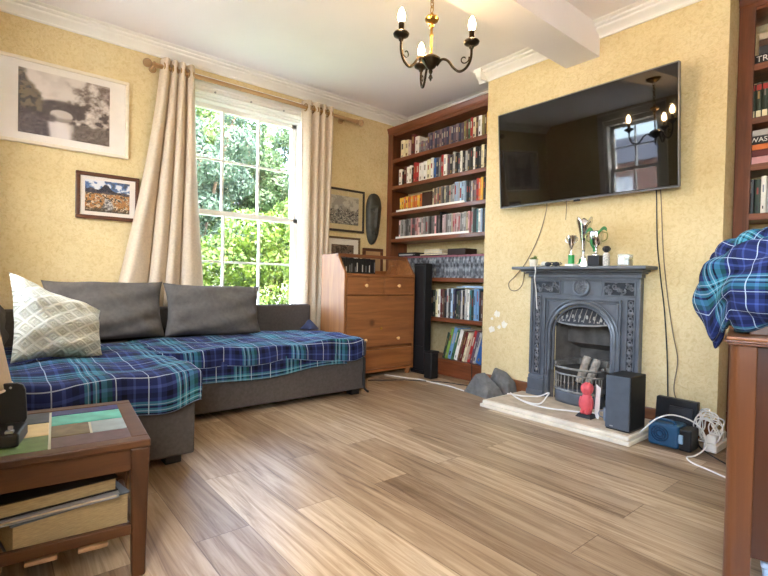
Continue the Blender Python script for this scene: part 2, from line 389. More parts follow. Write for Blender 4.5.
# ------------------------------------------------------------------ main window (six over six sash)
def sash_window(name,axis,pos,out,a0,a1,z0,z1,cols,meet,top_extra=True):
    """pos: inner wall face; out: +1/-1 direction outward along the axis"""
    def P(a,d,z):   # a along the wall, d depth outward
        return (a,pos+out*d,z) if axis=='Y' else (pos+out*d,a,z)
    def bx(b,a_0,d0,z_0,a_1,d1,z_1):
        p,q=P(a_0,d0,z_0),P(a_1,d1,z_1); b.box(*p,*q)
    root=bpy.data.objects.new(name,None); COL.objects.link(root); root.location=P((a0+a1)/2,0,z0); root['kind']='structure'
    f=B()
    bx(f,a0,.0,z0,a0+.06,.17,z1); bx(f,a1-.06,.0,z0,a1,.17,z1); bx(f,a0,.0,z1-(.055 if top_extra else .09),a1,.17,z1); bx(f,a0-.03,-.03,z0-.03,a1+.03,.2,z0+.03)
    bx(f,a0-.05,-.018,z0,a0+.02,.0,z1+.05); bx(f,a1-.02,-.018,z0,a1+.05,0,z1+.05); bx(f,a0-.05,-.018,z1-.03,a1+.05,0,z1+.07)
    bx(f,a0-.05,-.028,z1+.05,a1+.05,0,z1+.075)
    if top_extra:
        for k in range(3): bx(f,a0-.03,-.045+.012*k,z1+.035-.042*k,a1+.03,.0,z1+.050-.042*k)
    if top_extra: [bx(f,a0+.05,.03+.012*k,z1-.07-.018*k,a1-.05,.17,z1-.052-.018*k) for k in range(2)]
    part(root,'window_frame',f,WHITE,bevel=.004)
    i0,i1=a0+.06,a1-.06; zt=z1-(.085 if top_extra else .09); zb=z0+.03
    for nm,d0,zz0,zz1 in (('lower_sash',.06,zb,meet+.02),('upper_sash',.105,meet-.02,zt)):
        s=B(); st=.045
        bx(s,i0,d0,zz0,i0+st,d0+.04,zz1); bx(s,i1-st,d0,zz0,i1,d0+.04,zz1)
        bx(s,i0,d0,zz0,i1,d0+.04,zz0+(.07 if nm=='lower_sash' else .04)); bx(s,i0,d0,zz1-.04,i1,d0+.04,zz1)
        for k in range(1,cols):
            c=i0+st+(i1-i0-2*st)*k/cols; bx(s,c-.008,d0+.002,zz0,c+.008,d0+.036,zz1)
        c=(zz0+zz1)/2+.01; bx(s,i0,d0+.003,c-.008,i1,d0+.035,c+.008)
        so=part(root,nm,s,WHITE,bevel=.003)
        g=B(); bx(g,i0+.01,d0+.018,zz0+.01,i1-.01,d0+.021,zz1-.01); part(so,'pane',g,GLASSM)
    return root
w1=sash_window('window_1','Y',YW,1,1.06,2.22,.50,2.34,3,1.37)
sash_window('window_2','X',XL,-1,2.30,3.02,.90,2.46,2,1.80,False)
sash_window('added_window','X',XL,-1,-.95,.45,.85,2.35,3,1.60,False)  # added unseen window, lets more daylight onto the chimney wall
hb=B()
for k in range(3): hb.cyl((1.36+.3*k,YW-.033,2.305),(1.36+.3*k,YW-.026,2.305),.008,n=10)
part(w1,'screw_cap',hb,STEEL)

# ------------------------------------------------------------------ curtain pole and curtains
pole=thing('curtain_pole','pale wooden curtain pole with ball ends above the sash window','curtain pole',(1.79,3.725,2.36))
part(pole,'rod',B().cyl((.90,3.725,2.36),(2.69,3.725,2.36),.017,n=20),POLE,smooth=True)
for x,sg in ((.90,-1),(2.69,1)):
    part(pole,'finial',B().lathe([(.0,0),(.017,0),(.021,.006),(.014,.014),(.026,.026),(.031,.042),(.026,.058),(.012,.068),(0,.07)][::1],(0,0,0),n=20,axis='X') if False else
         B().cyl((x,3.725,2.36),(x+sg*.012,3.725,2.36),.022,n=20).cyl((x+sg*.012,3.725,2.36),(x+sg*.022,3.725,2.36),.013,n=16).sphere((x+sg*.05,3.725,2.36),.031,20,14),POLE,smooth=True)
for x in (.885,2.55):
    part(pole,'bracket',B().cyl((x+.02,3.725,2.36),(x+.02,YW,2.36),.010,n=12).cyl((x+.02,YW-.012,2.36),(x+.02,YW,2.36),.026,n=16),POLE,smooth=True)
def curtain(label,xt0,xt1,xb0,xb1,zt,zb,y,folds,amp,seed,ph=0):
    rnd=random.Random(seed); offs=[rnd.uniform(-.5,.5) for _ in range(12)]
    t=thing('curtain',label,'curtain',((xb0+xb1)/2,y,zb))
    def fn(u,v):
        z=zt+(zb-zt)*v; e=v**1.25
        a=xt0+(xb0-xt0)*e; b_=xt1+(xb1-xt1)*e
        uu=u+.035*math.sin(2*PI*u*1.3+offs[0]*4)*(0.3+v)+.012*math.sin(6*v+offs[1]*6+u*9)
        x=a+(b_-a)*u
        yy=y+amp*(.95+.35*v)*math.sin(2*PI*folds*uu+ph)+amp*.25*math.sin(2*PI*folds*2*uu+offs[2]*5+2*v)*v
        x+=amp*.6*math.cos(2*PI*folds*uu*1.0+ph+offs[3])*(.4+.6*v)
        return (x,yy,z)
    part(t,'drape',B().grid(fn,150,50),CURT,smooth=True,solid=.006,angle=180)
    eb=[]
    for k in range(int(folds*2)):
        u=(k+.5)/(folds*2); x=xt0+(xt1-xt0)*u
        b=B(); n=16
        ring=[Vector((x,3.725+.031*math.cos(2*PI*i/n),2.36+.031*math.sin(2*PI*i/n))) for i in range(n+1)]
        b.tube(ring,.005,6); part(t,'eyelet',b,BRASS,smooth=True)
    return t
curtain('left oatmeal curtain, wide and flared towards the sofa',.945,1.175,.640,1.26,2.425,.47,3.735,4,.044,2,1.0)
curtain('right oatmeal curtain hanging narrow beside the pine chest',2.115,2.42,2.135,2.36,2.425,.06,3.735,4,.036,5,.2)

# ------------------------------------------------------------------ pictures
def fbm(u,v,sc,seed,oct=5,asp=1.0):
    """value noise on arrays"""
    rg=np.random.default_rng(seed); out=np.zeros_like(u); a=1.0; tot=0
    for o in range(oct):
        n=int(sc*2**o)+2; g=rg.random((n+2,int(n*asp)+3)); x=u*(g.shape[1]-2); y=v*(g.shape[0]-2)
        xi=x.astype(int); yi=y.astype(int); fx=x-xi; fy=y-yi; fx=fx*fx*(3-2*fx); fy=fy*fy*(3-2*fy)
        out+=a*((g[yi,xi]*(1-fx)+g[yi,xi+1]*fx)*(1-fy)+(g[yi+1,xi]*(1-fx)+g[yi+1,xi+1]*fx)*fy); tot+=a; a*=.55
    return out/tot
def S(e0,e1,x): t=np.clip((x-e0)/(e1-e0),0,1); return t*t*(3-2*t)
def mixc(img,c,m):
    c=np.array(c,float)
    return img*(1-m[...,None])+c*m[...,None]
def paint_river(u,v):
    n=fbm(u,v,5,1); n2=fbm(u,v,16,2,4); n3=fbm(u,v,30,9,3)
    img=np.ones(u.shape+(3,))*np.array((222,210,200)); img=mixc(img,(196,182,172),S(.4,.7,n)*.6)
    m=S(-.06,.06,u-.57+.25*(n-.5))*S(-.08,.08,v-.22)*S(-.08,.08,.98-v+.4*(n-.5)); img=mixc(img,(104,84,70),m*np.clip(.2+2.2*(n2-.35),0,1))
    img=mixc(img,(62,46,38),m*S(.5,.62,n2)*S(.95,.3,v)*.9)
    m=S(-.04,.04,(.30-.42*(v-.45)*S(.4,.5,v))-u+.16*(n-.5))*S(.25,.34,v+.2*(n-.5)); img=mixc(img,(112,92,64),m); img=mixc(img,(58,48,34),m*S(.45,.6,n2))
    m=S(.03,-.03,np.abs(v-(.52-.35*(u-.44)**2*3))-.075)*S(.22,.28,u)*S(.74,.64,u); img=mixc(img,(62,46,40),m*(.7+.5*n2))
    d=((u-.45)/.13)**2+((v-.37)/.085)**2; img=mixc(img,(70,54,46),S(.25,.05,np.abs(np.sqrt(d)-1.1))*S(.30,.34,v)*.9); img=mixc(img,(198,184,172),S(1.05,.75,d)*S(.30,.37,v)); img=mixc(img,(150,136,124),S(1.0,.7,((u-.45)/.13)**2+((v-.33)/.08)**2)*S(.35,.30,v))
    m=S(-.04,.04,.30-v-.25*u+.12*(n-.5)+.12)*S(.42,.34,u); img=mixc(img,(58,40,40),m*(.75+.5*(n3-.4)))
    m=S(-.03,.03,.27-v+.06*(n2-.5)-.0*u)*S(.50,.62,u+.1*(n-.5)); img=mixc(img,(64,48,38),m*(.7+.6*(n3-.4)))
    m=S(.30,.36,u+.1*v)*S(.56,.50,u+.15*v)*S(.27,.22,v); img=mixc(img,(222,212,208),m*.9)
    return img
def paint_mountain(u,v):
    n=fbm(u,v,5,3); n2=fbm(u,v,14,4,4); n3=fbm(u,v,24,5,3)
    img=np.ones(u.shape+(3,))*np.array((86,120,170)); img=mixc(img,(232,234,238),S(.46,.58,n)); img=mixc(img,(70,80,100),S(.42,.34,n)*.8)
    hz=.62+.12*np.exp(-((u-.12)/.16)**2)+.26*np.exp(-((u-.46)/.13)**2)+.05*np.exp(-((u-.8)/.2)**2)+.05*(n2-.5)
    m=S(-.012,.012,hz-v); img=mixc(img,(44,48,70),m); img=mixc(img,(84,78,86),m*S(.5,.6,n2))
    m=S(-.02,.02,.58-v+.06*(n-.5)); img=mixc(img,(190,134,72),m); img=mixc(img,(224,206,176),m*S(.52,.6,n2)); img=mixc(img,(66,54,46),m*S(.44,.36,n3)); img=mixc(img,(150,88,48),m*S(.55,.62,n3)*.6)
    cx=.42+.10*np.sin(6*v)+.25*(.3-v)*0; w=.06+.22*np.clip(.45-v,0,1); m=S(.03,-.03,np.abs(u-cx)-w)*S(.46,.40,v); img=mixc(img,(190,200,214),m*(.6+.8*(n3-.35))); img=mixc(img,(54,60,76),m*S(.5,.42,n2)*.8)
    m=S(.16,.05,v+.25*(n2-.5)); img=mixc(img,(50,44,40),m*.8)
    return img
def paint_etch(u,v):
    n=fbm(u,v,5,6); n2=fbm(u,v,18,7,4); n3=fbm(u,v,34,8,3)
    img=np.ones(u.shape+(3,))*np.array((200,194,180)); img=mixc(img,(150,146,136),S(.45,.6,n)*.7)
    m=S(-.05,.05,.52-v+.3*(n-.5)); img=mixc(img,(120,114,104),m*.8); img=mixc(img,(60,58,54),m*S(.48,.58,n2)); img=mixc(img,(206,200,186),m*S(.55,.65,n3)*.8)
    return img
def paint_brown(u,v):
    n=fbm(u,v,5,16); n2=fbm(u,v,14,17,4)
    img=np.ones(u.shape+(3,))*np.array((112,92,78)); img=mixc(img,(60,46,40),S(.5,.62,n)); img=mixc(img,(150,134,118),S(.56,.66,n2)*.7); return img
def printmat(name):
    m,nt,bs=newmat(name); bs.inputs['Roughness'].default_value=.6
    at=nd(nt,'ShaderNodeAttribute',attribute_name='ink'); nt.links.new(at.outputs['Color'],bs.inputs['Base Color']); return m
def framed(label,x0,x1,z0,z1,fw_,mt,framemat,mountmat,pm,yb=YW,glass=True):
    """a framed picture hung on the garden wall"""
    t=thing('framed_picture',label,'picture',((x0+x1)/2,yb,z0))
    f=B(); d=.024
    for a in ((x0,z0,x1,z0+fw_),(x0,z1-fw_,x1,z1),(x0,z0+fw_,x0+fw_,z1-fw_),(x1-fw_,z0+fw_,x1,z1-fw_)): f.box(a[0],yb-d,a[1],a[2],yb-.001,a[3])
    part(t,'frame',f,framemat,bevel=.004)
    part(t,'mount',B().box(x0+fw_,yb-.012,z0+fw_,x1-fw_,yb-.002,z1-fw_),mountmat)
    l,r,bt,tp=mt; px0,px1,pz0,pz1=x0+l,x1-r,z0+bt,z1-tp
    nu,nv=150,110
    b=B().grid(lambda u,v:(px0+(px1-px0)*u,yb-.0135,pz0+(pz1-pz0)*v),nu,nv)
    pr=part(t,'print',b,printmat('print_ink'),fix=False)
    V,U=np.meshgrid(np.linspace(0,1,nv+1),np.linspace(0,1,nu+1),indexing='ij')
    im=np.clip(pm(U*.999,V*.999),0,255)/255; im=np.where(im<=.04045,im/12.92,((im+.055)/1.055)**2.4)
    at=pr.data.color_attributes.new('ink','FLOAT_COLOR','POINT'); at.data.foreach_set('color',np.concatenate([im.reshape(-1,3),np.ones(((nu+1)*(nv+1),1))],1).astype(np.float32).ravel())
    if glass: part(t,'glass',B().box(x0+fw_*.8,yb-.0185,z0+fw_*.8,x1-fw_*.8,yb-.0165,z1-fw_*.8),FGLASS)
    return t
MOUNT=M('ivory_mount_board',(238,230,220),.8,var=(20,.02))
IVFR=WOOD('cream_frame_wood',(214,200,178),(236,226,206),'X'); DKFR=WOOD('dark_walnut_frame',(70,38,24),(104,60,38),'X')
framed('large pale framed river print with stone arch bridge, left of the window',-.06,.752,1.672,2.214,.022,(.185,.12,.068,.066),IVFR,MOUNT,paint_river)
framed('small dark-framed mountain stream photograph beside the left curtain',.435,.825,1.228,1.546,.026,(.055,.062,.052,.05),DKFR,MOUNT,paint_mountain)
framed('engraving in a black and cream frame, upper picture right of the curtain',2.36,2.868,1.310,1.722,.02,(.10,.068,.07,.07),M('black_gilt_frame',(44,36,28),.4,var=(10,.2)),M('cream_gold_mount',(214,196,150),.7,var=(14,.05)),paint_etch)
framed('small brown photograph in a thin dark frame, below the engraving',2.40,2.825,.93,1.258,.02,(.09,.075,.06,.075),WOOD('olive_wood_frame',(84,64,38),(120,94,60),'X'),MOUNT,paint_brown)
framed('plain brown framed panel standing behind the pine chest beside the bookcase',2.865,3.12,.80,1.168,.03,(.05,.05,.05,.05),DKFR,M('tan_panel',(170,140,100),.8),lambda u,v:np.ones(u.shape+(3,))*np.array((160,130,92)),glass=False)

# carved wall mask
mk=thing('wall_mask','tall narrow dark carved wooden mask on the wall beside the bookcase','mask',(2.985,YW,1.2))
MASKM=M('dark_green_brown_carving',(58,56,48),.55,var=(26,.35),bump=(60,.4,.006))
def maskf(u,v):
    t=v*2-1; zz=1.465+.262*t
    w=.088*(max(0,1-abs(t)**3.2)**.5)*(1.0+.22*t)
    a=(u*2-1)
    y_=.065*math.sqrt(max(0,1-a*a))*max(0,1-abs(t)**4)**.5
    nose=.016*max(0,1-abs(a)*3.6)*(1 if -.35<t<.42 else 0)
    brow=.012*math.exp(-((t-.45)/.06)**2)*(1-a*a); eye=-.010*math.exp(-((t-.30)/.07)**2)*math.exp(-((abs(a)-.45)/.2)**2)
    mouth=-.010*math.exp(-((t+.55)/.05)**2)*max(0,1-(a*1.7)**2)
    return (2.985+w*a+.012*t,YW-.004-y_-nose-brow-eye-mouth,zz)
part(mk,'face',B().grid(maskf,40,60),MASKM,smooth=True,angle=180)
part(mk,'back',B().prism([(2.985+.012*math.cos(0)+.080*math.cos(2*PI*i/24)-.012,1.465+.25*math.sin(2*PI*i/24)) for i in range(24)],(YW-.012,YW-.001),lambda a,z,c:(a,c,z)),MASKM)
bb=B()
for s in (-1,1): bb.sphere((2.990+s*.036,YW-.060,1.545),.016,12,8,(1,.5,.4))
part(mk,'eyelid',bb,MASKM,smooth=True)
part(mk,'lips',B().sphere((2.980,YW-.062,1.322),.024,14,8,(1,.5,.45)),MASKM,smooth=True)

# ------------------------------------------------------------------ corner sofa
sf=thing('corner_sofa','charcoal grey fabric corner sofa with chaise under the window','sofa',(1.0,3.0,0))
part(sf,'seat_base',B().box(.725,2.79,.045,2.15,3.62,.275),SOFA,bevel=.012,seg=3)
part(sf,'seat_mattress',B().box(.725,2.785,.280,2.152,3.62,.405),SOFA,bevel=.022,seg=4)
part(sf,'chaise_base',B().box(-.10,2.20,.045,.72,3.62,.275),SOFA,bevel=.012,seg=3)
part(sf,'chaise_mattress',B().box(-.10,2.195,.280,.722,3.62,.41),SOFA,bevel=.022,seg=4)
part(sf,'backrest',B().box(-.20,3.62,.05,2.163,3.685,.625),SOFA,bevel=.018,seg=3)
part(sf,'armrest',B().box(-.20,2.75,.05,-.10,3.62,.60),SOFA,bevel=.018,seg=3)
for x,y in ((.64,2.28),(-.04,2.28),(2.08,2.86),(2.08,3.58),(-.1,3.58),(.8,2.86)):
    part(sf,'foot',B().box(x-.035,y-.035,0,x+.035,y+.035,.047),BLACKP,bevel=.004)

def pillow_bm(w,h,t,seed,wr=.012,n=36,taper=0):
    rnd=random.Random(seed); ph=[rnd.uniform(0,6) for _ in range(8)]
    b=B()
    for sg in (1,-1):
        def fn(u,v):
            a,c=u*2-1,v*2-1
            k=(max(0,1-abs(a)**2.6)*max(0,1-abs(c)**2.6))**.42
            pin=1-.05*(1-abs(c)**2)*0-.09*(abs(a)**2)*(1-c*c)-.0
            pin2=1-.08*(abs(c)**2)*(1-a*a)+.02*math.sin(4*a+ph[3])
            e=k*(1-k)*4
            d=t/2*k+wr*k*(.6*math.sin(5*a+3*c+ph[0])+.5*math.sin(9*c-4*a+ph[1])+.4*math.sin(13*a+7*c+ph[2]))*(.4+e)
            return (a*w/2*pin,sg*-d*(1+.25*taper*(1-a)),(c*h/2*pin2+h/2)*(1-taper*(a+1)/2)-.05*taper*0)
        b.grid(fn,n,n,lambda u,v:(u*w,v*h))
    return b
def cushion(label,loc,rot,w,h,t,mat,seed,name='cushion',pm=None,wr=.02,taper=0):
    o=solo(name,pillow_bm(w,h,t,seed,wr,taper=taper),mat,label,'cushion',None,smooth=True,angle=180)
    o.location=loc; o.rotation_euler=rot
    bm=bmesh.new(); bm.from_mesh(o.data); bmesh.ops.remove_doubles(bm,verts=bm.verts,dist=.0008); bmesh.ops.recalc_face_normals(bm,faces=bm.faces); bm.to_mesh(o.data); bm.free()
    return o
cushion('grey back cushion leaning behind the white embroidered cushion, below the wall pictures',(.585,3.47,.42),(math.radians(-14),0,math.radians(2)),.70,.40,.20,CUSH,1)
cushion('grey back cushion in front of the window, right of its twin',(1.27,3.46,.412),(math.radians(-14),math.radians(1.5),math.radians(-2)),.71,.39,.20,CUSH,4)
cushion('grey cushion against the sofa arm at the far left edge',(-.03,3.1,.42),(math.radians(-12),0,math.radians(75)),.62,.40,.16,CUSH,6)
def embro():
    m,nt,bs=newmat('white_embroidered_cotton'); bs.inputs['Roughness'].default_value=.95; bs.inputs['Specular IOR Level'].default_value=.1
    uv=nd(nt,'ShaderNodeUVMap'); mp=nd(nt,'ShaderNodeMapping'); mp.inputs['Rotation'].default_value=(0,0,PI/4); mp.inputs['Scale'].default_value=(19,19,1); nt.links.new(uv.outputs[0],mp.inputs[0])
    sp=nd(nt,'ShaderNodeSeparateXYZ'); nt.links.new(mp.outputs[0],sp.inputs[0])
    vals=[]
    for ax in 'XY':
        fc=nd(nt,'ShaderNodeMath',operation='PINGPONG'); fc.inputs[1].default_value=.5; nt.links.new(sp.outputs[ax],fc.inputs[0]); vals.append(fc)
    mn=nd(nt,'ShaderNodeMath',operation='MINIMUM'); nt.links.new(vals[0].outputs[0],mn.inputs[0]); nt.links.new(vals[1].outputs[0],mn.inputs[1])
    k=ramp(nt,[(0,(1,1,1)),(.09,(1,1,1)),(.13,(0,0,0)),(.26,(0,0,0)),(.30,(.8,.8,.8)),(.36,(.8,.8,.8)),(.4,(0,0,0))]); nt.links.new(mn.outputs[0],k.inputs[0])
    c=nd(nt,'ShaderNodeMix',data_type='RGBA'); nt.links.new(k.outputs[0],c.inputs[0]); c.inputs[6].default_value=(*lin((204,202,180)),1); c.inputs[7].default_value=(*lin((228,226,208)),1)
    nt.links.new(c.outputs[2],bs.inputs['Base Color'])
    bp=nd(nt,'ShaderNodeBump',Strength=.9,Distance=.008); nt.links.new(k.outputs[0],bp.inputs['Height']); nt.links.new(bp.outputs[0],bs.inputs['Normal'])
    return m
cushion('white embroidered scatter cushion with raised diamond pattern on the chaise',(.262,2.80,.425),(math.radians(-20),math.radians(3),math.radians(10)),.39,.44,.17,embro(),9,wr=.014,taper=.42)

# plaid throws
def drape(label,xl,xr,yf,yb,top,hx,hf,seed,nu=90,nv=90):
    """cloth lying on a slab and hanging over its front (low y) and, if hx, its right edge"""
    rnd=random.Random(seed); ph=[rnd.uniform(0,6.28) for _ in range(9)]
    W=xr-xl; D=yb-yf
    t=thing('plaid_throw',label,'blanket',((xl+xr)/2,(yf+yb)/2,top))
    def fn(u,v):
        hh=hf+.020*math.sin(5*u+ph[0])+.018*math.sin(11*u+ph[1])
        s=xl+u*(W+hx)                       # arc length along x
        q=v*(D+hh)                          # arc length along y from the back
        dx=max(0,s-xr); dy=max(0,q-D)
        x=min(s,xr); y=yb-min(q,D)
        wv=.006*math.sin(9*s+7*q+ph[2])+.005*math.sin(17*s-5*q+ph[3])+.004*math.sin(23*q+6*s+ph[4])
        z=top+.012+wv-.5*0
        r=.02
        if dx>0: x=xr+r*(1-math.exp(-dx/r))+.010*math.sin(14*q+ph[5])*min(1,dx/.06); 
        if dy>0: y=yf-r*(1-math.exp(-dy/r))-(.010+.010*math.sin(16*s+ph[6])+.008*math.sin(31*s+ph[7]))*min(1,dy/.06)
        dd=max(dx,dy)+.25*min(dx,dy)
        z-=max(0,dd-.012)
        return (x,y,z)
    o=part(t,'cloth',B().grid(fn,nu,nv,lambda u,v:(u*(W+hx)+seed*.07,v*(D+hf)+seed*.11)),PLD,smooth=True,solid=.005,fix=False,angle=180)
    e=B(); e.tube([Vector(fn(i/120,1))+Vector((0,-.001,-.001)) for i in range(121)],.0022,6)
    part(o,'hem',e,HEM,smooth=True)
    return t
drape('navy plaid throw spread over the chaise near the coffee table',-.06,.722,2.19,3.36,.41,.03,.17,2)
drape('navy plaid throw lying along the seat below the window',.70,2.10,2.785,3.50,.405,.0,.115,5,nu=130)
solo('plaid_throw',B().grid(lambda u,v:(.74+1.22*u,2.774-.006*v+.003*math.sin(20*u),.345-.105*v-.022*math.sin(4*u+1)*v-.02*u*v+.012*math.sin(9*u)*v),90,14,lambda u,v:(u*1.2+.1,v*.14+.05)),PLD,
     'second fold of plaid blanket hanging below the seat throw along the sofa front','blanket',(1.35,2.76,.3),smooth=True,solid=.005,fix=False,angle=180)
solo('blanket_corner',B().grid(lambda u,v:(2.02+.1*u+.02*math.sin(6*v),3.42+.12*v,.425+.05*math.sin(PI*u)*math.sin(PI*v)+.03*math.exp(-((u-.6)**2+(v-.6)**2)/.03)),20,20,lambda u,v:(u*.1,v*.1)),M('dark_navy_wool',(40,46,74),.9,var=(20,.2)),
     'crumpled dark navy cloth at the far right corner of the sofa seat','cloth',(2.07,3.48,.42),smooth=True,solid=.005,angle=180)
solo('hanging_strap',B().tube(smooth_path([(2.06,2.765,.30),(2.085,2.757,.295),(2.10,2.757,.25),(2.10,2.758,.12),(2.105,2.75,.06),(2.125,2.74,.035),(2.14,2.75,.03)]),.008,8),BLACKM,
     'black strap dangling from the seat throw at the right end of the sofa','strap',(2.1,2.76,.0),smooth=True)

# ------------------------------------------------------------------ coffee table (tiled top) and what is on and under it
TZ=.39
ct=thing('coffee_table','low wooden coffee table with multicoloured tiled top in the near left corner','coffee table',(.35,1.44,0),math.radians(-5))
# local frame: x runs left along the near edge (negative), y away from the camera
L,Wd=.95,.50
fr=B()
fr.box(-L,0,TZ-.022,0,.045,TZ).box(-L,Wd-.045,TZ-.022,0,Wd,TZ).box(-.045,.045,TZ-.022,0,Wd-.045,TZ).box(-L,.045,TZ-.022,-L+.045,Wd-.045,TZ)
part(ct,'top_frame',fr,TEAK,world=False,bevel=.004)
part(ct,'apron',B().box(-L+.03,.012,TZ-.085,-.03,.03,TZ-.022).box(-L+.03,Wd-.03,TZ-.085,-.03,Wd-.012,TZ-.022).box(-.03,.03,TZ-.085,-.012,Wd-.03,TZ-.022).box(-L+.012,.03,TZ-.085,-L+.03,Wd-.03,TZ-.022),TEAK,world=False,bevel=.002)
for lx,ly in ((-.026,.026),(-.026,Wd-.026),(-L+.026,.026),(-L+.026,Wd-.026)):
    b=B(); r0,r1=.024,.017
    b.hexa([(lx-r1,ly-r1,0),(lx+r1,ly-r1,0),(lx+r1,ly+r1,0),(lx-r1,ly+r1,0),(lx-r0,ly-r0,TZ-.022),(lx+r0,ly-r0,TZ-.022),(lx+r0,ly+r0,TZ-.022),(lx-r0,ly+r0,TZ-.022)])
    part(ct,'leg',b,TEAKZ,world=False,bevel=.005)
for yy in (.026,Wd-.026):
    part(ct,'stretcher',B().box(-L+.026,yy-.009,.122,-.03,yy+.009,.152),TEAK,world=False,bevel=.003)
slt=B()
part(ct,'shelf_rail',B().box(-.036,.03,.088,-.02,Wd-.03,.118),TEAK,world=False,bevel=.003)
for k in range(7):
    x0=-.10-.115*k; part(ct,'shelf_slat',B().box(x0-.07,.026,.100,x0,Wd-.026,.112),WOOD('pale_shelf_slat',(150,112,80),(190,154,118),'Y'),world=False,bevel=.003)
# ceramic tiles: bed plus tiles of their own colours
part(ct,'grout_bed',B().box(-L+.045,.045,TZ-.02,-.045,Wd-.045,TZ-.004),M('pale_grout',(206,204,186),.8),world=False)
def tilemat(nm,c,am=.25): return M(nm,c,.42,spec=.3,var=(26,am),bump=(50,.12,.003))
tm={'navy':tilemat('navy_tile',(52,58,112)),'teal':tilemat('turquoise_tile',(96,186,170),.2),'brown':tilemat('brown_tile',(110,98,76),.35),'grey':tilemat('grey_blue_tile',(150,164,170),.12),
    'plum':tilemat('plum_tile',(92,74,82),.2),'cream':tilemat('cream_tile',(222,200,152),.1),'green':tilemat('leaf_green_tile',(98,124,78),.25),'slate':tilemat('slate_tile',(84,98,100),.3),'dark':tilemat('dark_slate_tile',(58,66,76),.3)}
ys0,ys1=.045,Wd-.045; D=ys1-ys0
tl=[('plum',-.235,-.04,0,.25),('brown',-.235,-.135,.25,.56),('grey',-.135,-.04,.25,.56),('teal',-.235,-.04,.56,.84),('navy',-.235,-.04,.84,1.0),
    ('green',-.37,-.235,0,.34),('slate',-.51,-.37,0,.34),('cream',-.56,-.235,.34,.68),('dark',-.385,-.235,.68,1.0),('green',-.56,-.385,.68,1.0),
    ('brown',-.66,-.52,0,.34),('teal',-.74,-.56,.34,.68),('plum',-.74,-.56,.68,1.0),('navy',-.80,-.66,0,.34),('slate',-.905,-.74,.34,1.0),('green',-.905,-.80,0,.34)]
for c,x0,x1,a,b_ in tl:
    part(ct,'tile',B().box(x0+.003,ys0+a*D+.003,TZ-.006,x1-.003,ys0+b_*D-.003,TZ-.001),tm[c],world=False,bevel=.002)
# black clasped case with its lid up, on the table
cs=thing('hard_case','small black hard case with lid raised and chrome clasps on the coffee table','case',(.02,1.65,TZ),math.radians(-12))
part(cs,'body',B().box(-.17,-.075,0,.055,.05,.036),BLACKP,world=False,bevel=.006,seg=3)
lid=B(); ol=[(-.17,.0)]+[(.03+.022*math.cos(a),.008+.022*math.sin(a)+.0) for a in [math.radians(k) for k in (-90,-45,0)]]+[(.052-.02+.02*math.cos(a)-.006,.088+.02*math.sin(a)) for a in [math.radians(k) for k in (0,45,90)]]+[(-.17,.108)]
lid.prism(ol,(0,.014),lambda a,z,c:(a,.048+c+z*.12,.036+z)); part(cs,'lid',lid,BLACKP,world=False,bevel=.003)
part(cs,'rivet',B().sphere((.012,.060,.132),.0035,10,6),STEEL,world=False,smooth=True)
cl=B()
for k in range(5): cl.box(-.12+.036*k,-.07,.036,-.102+.036*k,-.052,.043); cl.cyl((-.111+.036*k,-.05,.036),(-.111+.036*k,-.05,.052),.006,n=10)
part(cs,'clasp',cl,STEEL,world=False,bevel=.0015)
# lamp whose fabric shade just enters the frame
lp=thing('table_lamp','beige fabric lampshade cut off by the left edge above the coffee table','lamp',(-.165,1.80,TZ))
part(lp,'base',B().lathe([(.0,0),(.058,0),(.060,.008),(.054,.018),(.02,.03),(.018,.1),(.014,.14),(0,.14)],(-.165,1.80,TZ)),BLACKP,smooth=True)
shade=B(); prof_=[(.214,.125),(.150,.47)]; n=48; vs=[];fs=[]
for j in range(13):
    t=j/12
    for i in range(n):
        a=2*PI*i/n; r=prof_[0][0]+(prof_[1][0]-prof_[0][0])*t+.002*math.sin(9*a)
        vs.append((-.165+r*math.cos(a),1.80+r*math.sin(a),TZ+prof_[0][1]+(prof_[1][1]-prof_[0][1])*t))
for j in range(12):
    for i in range(n): fs.append((j*n+i,j*n+(i+1)%n,(j+1)*n+(i+1)%n,(j+1)*n+i))
shade.add(vs,fs); so=part(lp,'lamp_shade',shade,BEIGE,smooth=True,solid=.003)
part(so,'trim',B().tube([(-.165+.216*math.cos(2*PI*i/48),1.80+.216*math.sin(2*PI*i/48),TZ+.125) for i in range(49)],.004,6).tube([(-.165+.151*math.cos(2*PI*i/48),1.80+.151*math.sin(2*PI*i/48),TZ+.47) for i in range(49)],.004,6),M('pale_shade_trim',(226,212,190),.8),smooth=True)
part(lp,'bulb_holder',B().cyl((-.165,1.80,TZ+.14),(-.165,1.80,TZ+.2),.014).sphere((-.165,1.80,TZ+.24),.03,14,10),WHITE,smooth=True)

# big books under the table
def flatbook(name,label,x,y,z,w,d,h,rz,cover,pages,group=None,curve=0):
    """lies flat: spine along local +x end"""
    t=thing(name,label,'book',(x,y,z),rz,group)
    c=.004
    cv=B().box(-w/2,-d/2,0,w/2,d/2,c).box(-w/2,-d/2,h-c,w/2,d/2,h).box(-w/2,d/2-c,0,w/2,d/2,h)
    part(t,'cover',cv,cover,world=False,bevel=.0015)
    part(t,'pages',B().box(-w/2+.006,-d/2+.005,c,w/2-.006,d/2-c,h-c),pages,world=False)
    return t
PG2=M('yellowed_page_edges',(176,156,116),.9,var=(50,.2),bump=(90,.3,.003),scale=(1,1,10)); BKCOV=M('black_cloth_cover',(28,26,26),.6); GRCOV=M('grey_card_cover',(150,150,152),.5)
st=.154
flatbook('reference_book','thick tan edged volume at the bottom of the pile under the coffee table',.165,1.63,.1125,.285,.21,.096,math.radians(9),M('grey_blue_cover',(96,104,112),.5),PG2)
